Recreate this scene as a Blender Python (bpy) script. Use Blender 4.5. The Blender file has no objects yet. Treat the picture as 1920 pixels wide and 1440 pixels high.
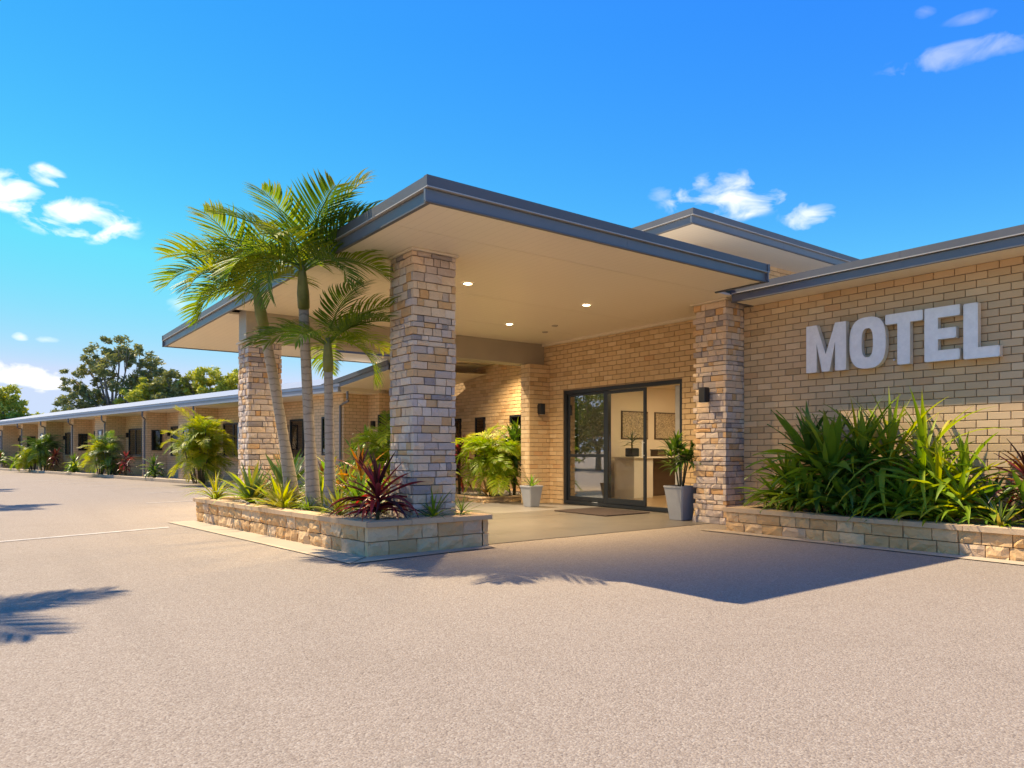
import bpy, math, random
from mathutils import Vector, Matrix, Euler
random.seed(7)
R = math.radians
SC = bpy.context.scene
COL = SC.collection

# ------------------------------------------------------------------ camera
cam = bpy.data.cameras.new('camera')
cam.lens = 1350 / 1920 * 36.0
cam.sensor_width = 36.0
cam.shift_y = 126 / 1920
cam.clip_end = 4000
co = bpy.data.objects.new('camera', cam)
COL.objects.link(co)
co.location = (0, 0, 1.12)
co.rotation_euler = (R(90), 0, -math.atan2(0.59905, 0.80071))
SC.camera = co

# ------------------------------------------------------------------ world, sun, exposure
SUN = Vector((-0.315, 0.705, 1.0)).normalized()          # towards the sun
ELEV = math.asin(SUN.z)
AZ = math.atan2(SUN.x, SUN.y)                           # from +Y towards +X
w = bpy.data.worlds.new('World')
SC.world = w
w.use_nodes = True
w.cycles.sampling_method = 'MANUAL'
w.cycles.sample_map_resolution = 256
WN, WL = w.node_tree.nodes, w.node_tree.links
WN.clear()
def wn(t, **k):
    n = WN.new(t)
    for a, b in k.items():
        setattr(n, a, b)
    return n
def wmath(op, a, b=None, clamp=False):
    n = wn('ShaderNodeMath', operation=op, use_clamp=clamp)
    for i, v in enumerate((a, b)):
        if v is None: continue
        if isinstance(v, (int, float)): n.inputs[i].default_value = v
        else: WL.new(v, n.inputs[i])
    return n.outputs[0]
sky = wn('ShaderNodeTexSky', sky_type='NISHITA')
sky.sun_disc = False
sky.sun_elevation = ELEV
sky.sun_rotation = AZ
sky.altitude = 1200
sky.air_density = 0.6
sky.dust_density = 0.0
sky.ozone_density = 6.0
hsv = wn('ShaderNodeHueSaturation')
hsv.inputs['Saturation'].default_value = 1.28
hsv.inputs['Hue'].default_value = 0.5145
hsv.inputs['Value'].default_value = 1.20
WL.new(sky.outputs[0], hsv.inputs['Color'])
tc = wn('ShaderNodeTexCoord')
noise = wn('ShaderNodeTexNoise', noise_dimensions='3D')
noise.inputs['Scale'].default_value = 21.0
noise.inputs['Detail'].default_value = 7.0
noise.inputs['Roughness'].default_value = 0.52
noise.inputs['Distortion'].default_value = 0.5
mapn = wn('ShaderNodeMapping')
mapn.inputs['Scale'].default_value = (1, 1, 1.9)
WL.new(tc.outputs['Generated'], mapn.inputs['Vector'])
WL.new(mapn.outputs[0], noise.inputs['Vector'])
# small fair weather clouds: (azimuth from +Y to +X, elevation, half width, half height) in degrees, opacity
CL = [(2.0, 16.5, 2.43, 1.46, 1.0), (5.8, 15.4, 4.06, 1.6, 1.0), (3.9, 17.7, 1.26, 1.0, 0.7), (2.7, 4.9, 3.64, 1.26, 1.0), (12.1, 10.5, 1.47, 0.77, 0.25), (2.5, 7.5, 0.64, 0.35, 0.5), (3.9, 7.4, 0.9, 0.28, 0.35), (53.5, 18.7, 5.26, 1.95, 0.62), (59.3, 16.8, 2.35, 1.18, 0.5), (68.4, 25.1, 4.66, 0.92, 0.22), (71.2, 24.7, 1.86, 0.48, 0.13), (69.4, 26.9, 1.8, 0.45, 0.15), (66.7, 27.9, 0.76, 0.46, 0.1), (48.5, 19.4, 1.22, 0.75, 0.2)]
rr = random.Random(3)
for k in range(7):
    a = rr.uniform(88, 348)
    CL.append((a, rr.uniform(6, 40), rr.uniform(2, 6), rr.uniform(1, 2), rr.uniform(.4, 1)))
total = None
for az, el, hw, hh, op in CL:
    a, e = R(az), R(el)
    c = Vector((math.sin(a) * math.cos(e), math.cos(a) * math.cos(e), math.sin(e)))
    u = Vector((math.cos(a), -math.sin(a), 0))
    v = c.cross(u)
    if v.z < 0: v = -v
    def dot(vec):
        n = wn('ShaderNodeVectorMath', operation='DOT_PRODUCT')
        WL.new(tc.outputs['Generated'], n.inputs[0]); n.inputs[1].default_value = vec
        return n.outputs['Value']
    du = dot(u / math.sin(R(hw))); dv = dot(v / math.sin(R(hh))); dc = dot(c)
    r2 = wmath('SQRT', wmath('ADD', wmath('MULTIPLY', du, du), wmath('MULTIPLY', dv, dv)))
    m = wmath('SUBTRACT', 1.0, r2, True)
    m = wmath('MULTIPLY', m, wmath('GREATER_THAN', dc, 0.0))
    # density = smooth(mask*1.25 + noise - 1)
    d = wmath('ADD', wmath('MULTIPLY', wmath('POWER', m, 0.6), 1.0), wmath('MULTIPLY', wmath('SUBTRACT', noise.outputs[0], .5), 3.4))
    d = wmath('MULTIPLY', wmath('SUBTRACT', d, .40), 1.15, True)
    d = wmath('MULTIPLY', d, wmath('MULTIPLY', m, 4.0, True))
    d = wmath('MULTIPLY', d, op)
    total = d if total is None else wmath('MAXIMUM', total, d)
cap = wn('ShaderNodeMix', data_type='RGBA', blend_type='DARKEN')    # clear dry air: no white haze at the horizon
cap.inputs[0].default_value = 1.0
WL.new(hsv.outputs[0], cap.inputs[6])
cap.inputs[7].default_value = (1.0, 1.44, 2.42, 1)
mixc = wn('ShaderNodeMix', data_type='RGBA')
WL.new(wmath('MULTIPLY', total, .92), mixc.inputs[0])
WL.new(cap.outputs[2], mixc.inputs[6])
mixc.inputs[7].default_value = (3.0, 3.15, 3.5, 1)
bg = wn('ShaderNodeBackground')
bg.inputs['Strength'].default_value = 0.15
WL.new(mixc.outputs[2], bg.inputs['Color'])
wo = wn('ShaderNodeOutputWorld')
WL.new(bg.outputs[0], wo.inputs['Surface'])

sun = bpy.data.lights.new('sun', 'SUN')
sun.energy = 2.1
sun.angle = R(0.53)
sun.color = (1.0, 0.95, 0.87)
so = bpy.data.objects.new('sun', sun)
COL.objects.link(so)
so.rotation_euler = (-SUN).to_track_quat('-Z', 'Y').to_euler()
so.location = (0, 0, 30)

vs = SC.view_settings
vs.view_transform = 'Standard'
vs.look = 'None'
vs.exposure = 1.82
vs.gamma = 1.0
vs.use_curve_mapping = False
vs.use_white_balance = True                             # the camera's warm daylight setting
vs.white_balance_temperature = 8900
SC.cycles.max_bounces = 8
SC.cycles.diffuse_bounces = 5
SC.cycles.transparent_max_bounces = 12
SC.cycles.sample_clamp_indirect = 6.0
SC.cycles.caustics_reflective = False
SC.cycles.caustics_refractive = False

# ------------------------------------------------------------------ object helpers
WM = {}
def reg(o, parent=None, m=None):
    m = m if m is not None else Matrix.Identity(4)
    COL.objects.link(o)
    WM[o.name] = m
    if parent is not None:
        o.parent = parent
        o.matrix_parent_inverse = WM[parent.name].inverted()
    o.matrix_basis = m
    return o
def tag(o, label=None, cat=None, group=None, kind=None):
    for k, v in (('label', label), ('category', cat), ('group', group), ('kind', kind)):
        if v: o[k] = v
    return o
def thing(name, label, cat, loc=(0, 0, 0), group=None):
    o = bpy.data.objects.new(name, None)
    o.empty_display_size = .2
    reg(o, None, Matrix.Translation(loc))
    return tag(o, label, cat, group)
def inst(name, mesh, parent, m, mat=None):
    o = bpy.data.objects.new(name, mesh)
    reg(o, parent, m)
    if mat is not None:
        o.material_slots[0].link = 'OBJECT'
        o.material_slots[0].material = mat
    return o

class MB:
    def __init__(s): s.v, s.f = [], []
    def box(s, x0, x1, y0, y1, z0, z1):
        b = len(s.v)
        s.v += [(x0, y0, z0), (x1, y0, z0), (x1, y1, z0), (x0, y1, z0), (x0, y0, z1), (x1, y0, z1), (x1, y1, z1), (x0, y1, z1)]
        s.f += [tuple(b + i for i in q) for q in ((0, 3, 2, 1), (4, 5, 6, 7), (0, 1, 5, 4), (1, 2, 6, 5), (2, 3, 7, 6), (3, 0, 4, 7))]
        return s
    def cbox(s, x0, x1, y0, y1, z0, z1, c=.01):
        """box with chamfered edges"""
        b = len(s.v)
        X, Y, Z = (x0, x1), (y0, y1), (z0, z1)
        idx = {}
        for i in (0, 1):
            for j in (0, 1):
                for k in (0, 1):
                    for ax in range(3):
                        p = [X[i], Y[j], Z[k]]
                        for a2, q in ((0, i), (1, j), (2, k)):
                            if a2 != ax: p[a2] += c if q == 0 else -c
                        idx[i, j, k, ax] = len(s.v); s.v.append(tuple(p))
        def q(*a): s.f.append(tuple(idx[t] for t in a))
        for ax in range(3):
            o1, o2 = [a for a in range(3) if a != ax]
            for e in (0, 1):
                ring = []
                for (p, r) in ((0, 0), (1, 0), (1, 1), (0, 1)):
                    t = [0, 0, 0]; t[ax] = e; t[o1] = p; t[o2] = r
                    ring.append((*t, ax))
                q(*ring)
            for (p, r) in ((0, 0), (0, 1), (1, 0), (1, 1)):
                t0 = [0, 0, 0]; t0[o1] = p; t0[o2] = r; t1 = list(t0); t1[ax] = 1
                q((*t0, o1), (*t1, o1), (*t1, o2), (*t0, o2))
        for i in (0, 1):
            for j in (0, 1):
                for k in (0, 1):
                    q((i, j, k, 0), (i, j, k, 1), (i, j, k, 2))
        return s
    def quad(s, *p):
        b = len(s.v); s.v += [tuple(x) for x in p]; s.f.append(tuple(range(b, b + len(p)))); return s
    def prism(s, poly, z0, z1):
        b = len(s.v); n = len(poly)
        s.v += [(x, y, z0) for x, y in poly] + [(x, y, z1) for x, y in poly]
        s.f.append(tuple(b + n - 1 - i for i in range(n))); s.f.append(tuple(b + n + i for i in range(n)))
        for i in range(n):
            j = (i + 1) % n
            s.f.append((b + i, b + j, b + n + j, b + n + i))
        return s
    def tube(s, pts, rad, n=8, cap=True):
        b0 = len(s.v); pts = [Vector(p) for p in pts]
        for i, p in enumerate(pts):
            t = (pts[min(i + 1, len(pts) - 1)] - pts[max(i - 1, 0)]).normalized()
            a = t.orthogonal().normalized() if abs(t.z) < .95 else Vector((1, 0, 0)).cross(t).normalized()
            a = (Vector((0, 0, 1)).cross(t)).normalized() if abs(t.z) < .95 else (Vector((1, 0, 0)) - t * t.x).normalized()
            c = t.cross(a)
            r = rad[i] if isinstance(rad, (list, tuple)) else rad
            for k in range(n):
                an = 2 * math.pi * k / n
                s.v.append(tuple(p + (a * math.cos(an) + c * math.sin(an)) * r))
        for i in range(len(pts) - 1):
            for k in range(n):
                k2 = (k + 1) % n
                s.f.append((b0 + i * n + k, b0 + i * n + k2, b0 + (i + 1) * n + k2, b0 + (i + 1) * n + k))
        if cap:
            s.f.append(tuple(b0 + n - 1 - k for k in range(n)))
            s.f.append(tuple(b0 + (len(pts) - 1) * n + k for k in range(n)))
        return s
    def mesh(s, name, mat=None, smooth=False):
        m = bpy.data.meshes.new(name)
        m.from_pydata(s.v, [], s.f)
        m.validate()
        import bmesh
        bm = bmesh.new(); bm.from_mesh(m); bmesh.ops.recalc_face_normals(bm, faces=bm.faces); bm.to_mesh(m); bm.free()
        if mat: m.materials.append(mat)
        if smooth: m.polygons.foreach_set('use_smooth', [True] * len(m.polygons))
        return m
    def build(s, name, mat, parent=None, smooth=False, m=None):
        return reg(bpy.data.objects.new(name, s.mesh(name, mat, smooth)), parent, m)
def struct(o, kind='structure'):
    o['kind'] = kind; return o

# ------------------------------------------------------------------ materials
def mat(name):
    m = bpy.data.materials.new(name); m.use_nodes = True
    nt = m.node_tree; nt.nodes.clear()
    return m, nt
class N:
    def __init__(s, name):
        s.m, s.t = mat(name)
    def new(s, t, **k):
        n = s.t.nodes.new(t)
        for a, b in k.items(): setattr(n, a, b)
        return n
    def link(s, a, b): s.t.links.new(a, b)
    def val(s, sock, v):
        if hasattr(v, 'is_linked') or hasattr(v, 'links'): s.link(v, sock)
        else: sock.default_value = v
    def math(s, op, a, b=0.0, clamp=False):
        n = s.new('ShaderNodeMath', operation=op, use_clamp=clamp)
        s.val(n.inputs[0], a); s.val(n.inputs[1], b); return n.outputs[0]
    def mix(s, fac, a, b, mode='MIX'):
        n = s.new('ShaderNodeMix', data_type='RGBA', blend_type=mode)
        s.val(n.inputs[0], fac)
        for i, c in ((6, a), (7, b)):
            if isinstance(c, tuple): n.inputs[i].default_value = (*c[:3], 1)
            else: s.link(c, n.inputs[i])
        return n.outputs[2]
    def noise(s, scale, detail=4, rough=.55, vec=None, dist=0):
        n = s.new('ShaderNodeTexNoise'); n.inputs['Scale'].default_value = scale
        n.inputs['Detail'].default_value = detail; n.inputs['Roughness'].default_value = rough; n.inputs['Distortion'].default_value = dist
        if vec is not None: s.link(vec, n.inputs['Vector'])
        return n.outputs[0]
    def pos(s):
        return s.new('ShaderNodeNewGeometry').outputs['Position']
    def obj(s):
        return s.new('ShaderNodeTexCoord').outputs['Object']
    def ramp(s, fac, stops, interp='LINEAR'):
        n = s.new('ShaderNodeValToRGB'); n.color_ramp.interpolation = interp
        e = n.color_ramp.elements
        while len(e) < len(stops): e.new(.5)
        for el, (p, c) in zip(e, stops): el.position = p; el.color = (*c[:3], 1)
        s.link(fac, n.inputs[0]); return n.outputs[0]
    def rnd(s):
        a = s.new('ShaderNodeObjectInfo').outputs['Random']
        b = s.new('ShaderNodeNewGeometry').outputs['Random Per Island']
        return s.math('FRACT', s.math('ADD', s.math('MULTIPLY', a, 7.31), s.math('MULTIPLY', b, 3.77)))
    def bump(s, h, strength=.3, dist=.01):
        n = s.new('ShaderNodeBump'); n.inputs['Strength'].default_value = strength; n.inputs['Distance'].default_value = dist
        s.link(h, n.inputs['Height']); return n.outputs[0]
    def out(s, sh):
        o = s.new('ShaderNodeOutputMaterial'); s.link(sh, o.inputs['Surface']); return s.m
    def pbr(s, col, rough=.8, nrm=None, metal=0, spec=.5, emit=None, estr=0, finish=True):
        p = s.new('ShaderNodeBsdfPrincipled')
        if isinstance(col, tuple): p.inputs['Base Color'].default_value = (*col[:3], 1)
        else: s.link(col, p.inputs['Base Color'])
        s.val(p.inputs['Roughness'], rough)
        p.inputs['Metallic'].default_value = metal
        p.inputs['Specular IOR Level'].default_value = spec
        if nrm is not None: s.link(nrm, p.inputs['Normal'])
        if emit: p.inputs['Emission Color'].default_value = (*emit, 1); p.inputs['Emission Strength'].default_value = estr
        return s.out(p.outputs[0]) if finish else p.outputs[0]

def m_plain(name, col, rough=.6, var=.08, scale=6, metal=0, bump=.05, spec=.5):
    n = N(name); v = n.obj()
    a = n.noise(scale, 5, .6, v)
    c = n.mix(n.math('MULTIPLY', n.math('SUBTRACT', a, .35), 2.2, True), tuple(x * (1 - var) for x in col), tuple(min(1, x * (1 + var)) for x in col))
    r = n.math('ADD', n.math('MULTIPLY', a, .2), rough - .1)
    return n.pbr(c, r, n.bump(n.noise(scale * 25, 3, .5, v), bump, .004), metal, spec)

def m_aggregate():
    n = N('exposed_aggregate'); p = n.pos()
    big = n.noise(.35, 4, .6, p); mid = n.noise(3.5, 5, .65, p); fine = n.noise(95, 4, .75, p); fine2 = n.noise(32, 4, .7, p)
    vor = n.new('ShaderNodeTexVoronoi'); vor.inputs['Scale'].default_value = 105; n.link(p, vor.inputs['Vector'])
    vr = n.new('ShaderNodeSeparateColor'); n.link(vor.outputs['Color'], vr.inputs[0])
    st = n.ramp(vr.outputs[0], [(0, (.19, .145, .12)), (.14, (.36, .285, .235)), (.55, (.46, .38, .315)), (.85, (.57, .49, .42)), (1, (.66, .60, .53))])
    c = n.mix(n.math('MULTIPLY', n.math('SUBTRACT', fine, .30), 2.2, True), (.22, .17, .14), (.62, .53, .45))
    c = n.mix(.50, c, st)
    f2 = n.math('MULTIPLY', n.math('SUBTRACT', fine2, .36), 3.2, True)
    c = n.mix(n.math('MULTIPLY', f2, .5), c, n.mix(1.0, c, (1.18, 1.17, 1.16), 'MULTIPLY'))
    stain = n.math('MULTIPLY', n.math('SUBTRACT', n.noise(.9, 6, .68, p, .6), .52), 3.5, True)
    c = n.mix(n.math('MULTIPLY', stain, .32), c, n.mix(1.0, c, (.70, .66, .62), 'MULTIPLY'))
    c = n.mix(n.math('MULTIPLY', big, .35), c, n.mix(1.0, c, (.82, .78, .75), 'MULTIPLY'))
    c = n.mix(n.math('MULTIPLY', mid, .25), c, n.mix(1.0, c, (.80, .78, .78), 'MULTIPLY'))
    sx = n.new('ShaderNodeMapping'); n.link(p, sx.inputs['Vector']); sx.inputs['Rotation'].default_value = (0, 0, R(-33)); sx.inputs['Scale'].default_value = (1.6, .09, 1)
    track = n.math('MULTIPLY', n.math('SUBTRACT', n.noise(1.0, 3, .5, sx.outputs[0]), .54), 5.0, True)
    c = n.mix(n.math('MULTIPLY', track, .16), c, n.mix(1.0, c, (.66, .65, .65), 'MULTIPLY'))
    cr = n.new('ShaderNodeTexVoronoi', feature='DISTANCE_TO_EDGE'); cr.inputs['Scale'].default_value = .22
    wp_ = n.new('ShaderNodeVectorMath', operation='ADD'); n.link(p, wp_.inputs[0])
    nz = n.new('ShaderNodeTexNoise'); nz.inputs['Scale'].default_value = 1.3; nz.inputs['Detail'].default_value = 6; n.link(p, nz.inputs['Vector']); n.link(nz.outputs['Color'], wp_.inputs[1]); n.link(wp_.outputs[0], cr.inputs['Vector'])
    crack = n.math('MULTIPLY', n.math('LESS_THAN', cr.outputs['Distance'], .0018), n.math('GREATER_THAN', n.noise(.5, 2, .5, p), .53))
    c = n.mix(n.math('MULTIPLY', crack, .12), c, (.10, .085, .07))
    spot = n.math('MULTIPLY', n.math('SUBTRACT', n.noise(2.3, 2, .4, p), .70), 9, True)
    c = n.mix(n.math('MULTIPLY', spot, .0), c, (.13, .11, .10))
    h = n.math('ADD', n.math('MULTIPLY', vor.outputs['Distance'], -1.0), n.math('MULTIPLY', fine, .7))
    c = n.mix(1.0, c, (.73, .73, .695), 'MULTIPLY')
    return n.pbr(c, .85, n.bump(h, .55, .006), 0, .3)

def m_concrete(name, col, spec=.3, rough=.75, stain=.3):
    n = N(name); p = n.pos()
    a = n.noise(1.1, 6, .65, p, .4); b = n.noise(45, 4, .7, p)
    c = n.mix(a, tuple(x * (1 - stain) for x in col), tuple(min(1, x * 1.12) for x in col))
    c = n.mix(n.math('MULTIPLY', n.math('SUBTRACT', b, .4), 1.6, True), n.mix(1.0, c, (.85, .84, .82), 'MULTIPLY'), c)
    r = n.math('ADD', n.math('MULTIPLY', a, .3), rough - .15)
    return n.pbr(c, r, n.bump(b, .15, .003), 0, spec)

def m_stone(name, stops, rough=.9, bump=.35):
    n = N(name); p = n.pos()
    c = n.ramp(n.rnd(), stops, 'CONSTANT')
    a = n.noise(13, 6, .7, p, .6); b = n.noise(60, 4, .7, p)
    c = n.mix(n.math('MULTIPLY', n.math('SUBTRACT', a, .42), 2.4, True), c, n.mix(.4, c, (.54, .40, .25)))
    c = n.mix(n.math('MULTIPLY', n.math('SUBTRACT', n.noise(7, 5, .7, p), .55), 3.0, True), c, n.mix(.4, c, (.24, .21, .20)))
    c = n.mix(n.math('MULTIPLY', b, .55), n.mix(1.0, c, (1.08, 1.08, 1.08), 'MULTIPLY'), n.mix(1.0, c, (.66, .64, .62), 'MULTIPLY'))
    return n.pbr(c, rough, n.bump(n.math('ADD', a, n.math('MULTIPLY', b, .5)), bump, .02), 0, .25)

def m_brick():
    n = N('tan_brick'); p = n.pos()
    c = n.ramp(n.rnd(), [(0, (.67, .46, .26)), (.25, (.71, .49, .28)), (.5, (.73, .515, .30)), (.72, (.68, .475, .275)), (.86, (.78, .57, .345)), (.93, (.58, .385, .205)), (.975, (.67, .41, .22))], 'CONSTANT')
    a = n.noise(9, 5, .65, p); b = n.noise(110, 3, .7, p)
    c = n.mix(n.math('MULTIPLY', a, .4), c, n.mix(1.0, c, (.80, .77, .74), 'MULTIPLY'))
    c = n.mix(n.math('MULTIPLY', b, .4), c, n.mix(1.0, c, (.78, .76, .74), 'MULTIPLY'))
    st = n.math('MULTIPLY', n.math('SUBTRACT', n.noise(1.1, 5, .7, p, .5), .55), 3, True)
    c = n.mix(n.math('MULTIPLY', st, .22), c, n.mix(1.0, c, (.70, .68, .66), 'MULTIPLY'))
    return n.pbr(c, .85, n.bump(b, .3, .004), 0, .3)

def m_brickfar():
    """brickwork of the room wing, too far to tell the bricks apart"""
    n = N('far_brickwork')
    tcn = n.new('ShaderNodeTexCoord'); g = n.new('ShaderNodeNewGeometry')
    sep = n.new('ShaderNodeSeparateXYZ'); n.link(tcn.outputs['Object'], sep.inputs[0])
    comb = n.new('ShaderNodeCombineXYZ')
    n.link(n.math('ADD', sep.outputs[0], sep.outputs[1]), comb.inputs[0]); n.link(sep.outputs[2], comb.inputs[1])
    bt = n.new('ShaderNodeTexBrick'); n.link(comb.outputs[0], bt.inputs['Vector'])
    bt.inputs['Scale'].default_value = 1; bt.inputs['Brick Width'].default_value = .24; bt.inputs['Row Height'].default_value = .093
    bt.inputs['Mortar Size'].default_value = .006; bt.inputs['Mortar Smooth'].default_value = .2
    bt.inputs['Color1'].default_value = (.68, .475, .28, 1); bt.inputs['Color2'].default_value = (.76, .545, .335, 1); bt.inputs['Mortar'].default_value = (.32, .22, .13, 1)
    c = n.mix(n.math('MULTIPLY', n.noise(2, 5, .65, n.pos()), .35), bt.outputs['Color'], n.mix(1.0, bt.outputs['Color'], (.8, .76, .72), 'MULTIPLY'))
    return n.pbr(c, .88, n.bump(bt.outputs['Fac'], -.4, .01), 0, .3)

def m_soffit(name, col=(.88, .78, .62)):
    n = N(name); p = n.pos()
    sep = n.new('ShaderNodeSeparateXYZ'); n.link(p, sep.inputs[0])
    fr = n.math('FRACT', n.math('MULTIPLY', sep.outputs[0], 9.0))
    gr = n.math('LESS_THAN', fr, .07)
    a = n.noise(.8, 4, .6, p)
    c = n.mix(n.math('MULTIPLY', a, .35), col, tuple(x * .86 for x in col))
    c = n.mix(n.math('MULTIPLY', gr, .16), c, (.35, .29, .20))
    return n.pbr(c, .42, n.bump(gr, -.35, .004), 0, .4)

def m_metal(name, col, rough=.35, spec=.5):
    n = N(name); p = n.obj()
    a = n.noise(1.7, 6, .6, p); b = n.noise(30, 4, .6, p)
    c = n.mix(a, tuple(x * .85 for x in col), tuple(min(1, x * 1.15) for x in col))
    r = n.math('ADD', n.math('MULTIPLY', a, .22), rough - .08)
    return n.pbr(c, r, n.bump(b, .04, .003), 0, spec)

def m_roofmetal():
    n = N('roof_metal'); p = n.obj()
    sep = n.new('ShaderNodeSeparateXYZ'); n.link(p, sep.inputs[0])
    wv = n.math('ABSOLUTE', n.math('SINE', n.math('MULTIPLY', sep.outputs[1], 20.0)))
    a = n.noise(1.2, 5, .6, p)
    c = n.mix(a, (.19, .25, .32), (.26, .32, .40))
    return n.pbr(c, .6, n.bump(wv, .3, .02), 0, .3)

def m_leaf(name, c1, c2, c3=None, trans=.34, rough=.55, spec=.3):
    n = N(name)
    r = n.rnd(); ob = n.obj()
    stops = [(0, c1), (.55, c2)] + ([(1, c3)] if c3 else [])
    c = n.ramp(r, stops)
    a = n.noise(7, 3, .6, ob)
    c = n.mix(n.math('MULTIPLY', n.math('SUBTRACT', a, .45), 2.4, True), c, n.mix(1.0, c, (1.3, 1.12, .8), 'MULTIPLY'))
    uv = n.new('ShaderNodeSeparateXYZ'); n.link(ob, uv.inputs[0])
    tip = n.math('MULTIPLY', n.math('MULTIPLY', n.math('SUBTRACT', n.math('ADD', uv.outputs[1], n.math('MULTIPLY', r, .22)), .93), 7.0, True), n.math('LESS_THAN', uv.outputs[1], 1.05))
    c = n.mix(n.math('MULTIPLY', tip, .5), c, (.26, .20, .07))
    vein = n.math('ABSOLUTE', n.math('SINE', n.math('MULTIPLY', uv.outputs[0], 260.0)))
    p = n.pbr(c, rough, n.bump(vein, .12, .003), 0, spec, finish=False)
    t = n.new('ShaderNodeBsdfTranslucent'); n.link(n.mix(1.0, c, (1.5, 1.45, .7), 'MULTIPLY'), t.inputs[0])
    mx = n.new('ShaderNodeMixShader'); mx.inputs[0].default_value = trans
    n.link(p, mx.inputs[1]); n.link(t.outputs[0], mx.inputs[2])
    return n.out(mx.outputs[0])

def m_bark(name, c1, c2, rings=22):
    n = N(name); ob = n.pos()
    sep = n.new('ShaderNodeSeparateXYZ'); n.link(ob, sep.inputs[0])
    z = n.math('ADD', n.math('MULTIPLY', sep.outputs[2], rings), n.math('MULTIPLY', n.noise(4, 3, .6, ob), 1.6))
    rg = n.math('GREATER_THAN', n.math('FRACT', z), .82)
    a = n.noise(14, 5, .7, ob)
    c = n.mix(a, c1, c2)
    c = n.mix(n.math('MULTIPLY', rg, .5), c, tuple(x * .45 for x in c1))
    return n.pbr(c, .85, n.bump(n.math('ADD', a, n.math('MULTIPLY', rg, -.6)), .4, .01), 0, .25)

def m_glass(name, tint=(1, 1, 1), refl=.12, rough=.0):
    n = N(name)
    lw = n.new('ShaderNodeLayerWeight'); lw.inputs['Blend'].default_value = .5
    f = n.math('ADD', n.math('MULTIPLY', n.math('POWER', lw.outputs['Facing'], 4.0), 1 - refl), refl, True)
    t = n.new('ShaderNodeBsdfTransparent'); t.inputs[0].default_value = (*tint, 1)
    g = n.new('ShaderNodeBsdfGlossy'); g.inputs['Roughness'].default_value = rough; g.inputs[0].default_value = (1, 1, 1, 1)
    mx = n.new('ShaderNodeMixShader'); n.link(f, mx.inputs[0]); n.link(t.outputs[0], mx.inputs[1]); n.link(g.outputs[0], mx.inputs[2])
    return n.out(mx.outputs[0])
def m_emit(name, col, s):
    n = N(name); e = n.new('ShaderNodeEmission'); e.inputs[0].default_value = (*col, 1); e.inputs[1].default_value = s
    return n.out(e.outputs[0])

M = {}
M['agg'] = m_aggregate()
M['concrete'] = m_concrete('pale_concrete', (.62, .50, .36))
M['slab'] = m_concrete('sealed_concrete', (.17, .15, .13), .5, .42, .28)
M['brick'] = m_brick()
M['brickfar'] = m_brickfar()
M['mortar'] = m_plain('mortar', (.34, .235, .145), .95, .2, 12)
M['ledge'] = m_stone('ledge_stone', [(0, (0.768, 0.562, 0.392)), (.18, (0.576, 0.468, 0.403)), (.32, (0.816, 0.62, 0.448)), (.46, (0.648, 0.526, 0.459)), (.57, (0.72, 0.445, 0.235)), (.68, (0.696, 0.573, 0.482)), (.82, (0.36, 0.31, 0.297)), (.88, (0.816, 0.667, 0.538)), (.95, (0.696, 0.398, 0.19))])
M['split'] = m_stone('split_stone', [(0, (0.723, 0.459, 0.227)), (.22, (0.793, 0.523, 0.28)), (.45, (0.665, 0.395, 0.184)), (.62, (0.816, 0.566, 0.328)), (.78, (0.641, 0.448, 0.29)), (.9, (0.735, 0.427, 0.184))], .92, .5)
M['stonejoint'] = m_plain('stone_joint', (.15, .115, .085), .95, .2, 14)
M['coping'] = m_stone('coping_stone', [(0, (0.616, 0.424, 0.26)), (.4, (0.663, 0.469, 0.292)), (.75, (0.592, 0.412, 0.26))], .85, .25)
M['soffit'] = m_soffit('cream_soffit')
M['cream'] = m_plain('cream_paint', (.74, .64, .50), .5, .04, 2)
M['beam'] = m_plain('taupe_beam_paint', (.40, .34, .26), .5, .05, 2)
M['fascia'] = m_metal('slate_fascia', (.135, .145, .165), .36, .6)
M['fasciacap'] = m_metal('slate_fascia_cap', (.105, .108, .118), .42, .5)
M['lip'] = m_metal('pale_fascia_lip', (.42, .40, .37), .4, .5)
M['roof'] = m_roofmetal()
M['flatroof'] = m_plain('light_bounce_roof', (.62, .58, .51), .8, .12, 1.5)  # unseen roof tops made pale to bounce light onto the upper soffit
M['winggutter'] = m_metal('pale_gutter', (.30, .33, .37), .4, .5)
M['wingfascia'] = m_metal('pale_wing_fascia', (.52, .54, .56), .45, .5)
M['black'] = m_plain('black_aluminium', (.016, .019, .023), .38, .15, 4)
M['blacklamp'] = m_plain('black_lamp_metal', (.014, .014, .016), .45, .15, 6)
M['glass'] = m_glass('door_glass', (.95, .97, .96), .02)
M['mirror'] = m_glass('solar_glass', (.45, .50, .52), .30)
M['winglass'] = m_glass('window_glass', (.42, .46, .48), .16)
M['letter'] = m_plain('white_letter_paint', (.92, .89, .82), .45, .07, 14, 0, .1)
M['letterside'] = m_plain('cream_letter_return', (.70, .65, .55), .5, .10, 10)
M['pot'] = m_plain('grey_pot', (.30, .315, .345), .6, .08, 5)
M['soil'] = m_plain('garden_soil', (.055, .04, .028), .95, .4, 20, 0, .5)
M['pebble'] = m_stone('grey_pebbles', [(0, (.30, .29, .28)), (.3, (.42, .40, .38)), (.6, (.22, .22, .23)), (.85, (.52, .49, .45))], .8, .1)
M['bluepebble'] = m_stone('blue_grey_pebbles', [(0, (.24, .27, .31)), (.3, (.36, .40, .44)), (.6, (.17, .20, .23)), (.85, (.48, .51, .54))], .8, .1)
M['mat'] = m_plain('brown_mat_fibre', (.050, .032, .028), .95, .3, 60, 0, .6)
M['inwall'] = m_plain('cream_wall_paint', (.78, .68, .54), .6, .04, 1.5)
M['infloor'] = m_concrete('lobby_floor', (.42, .29, .17), .5, .35, .15)
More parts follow.
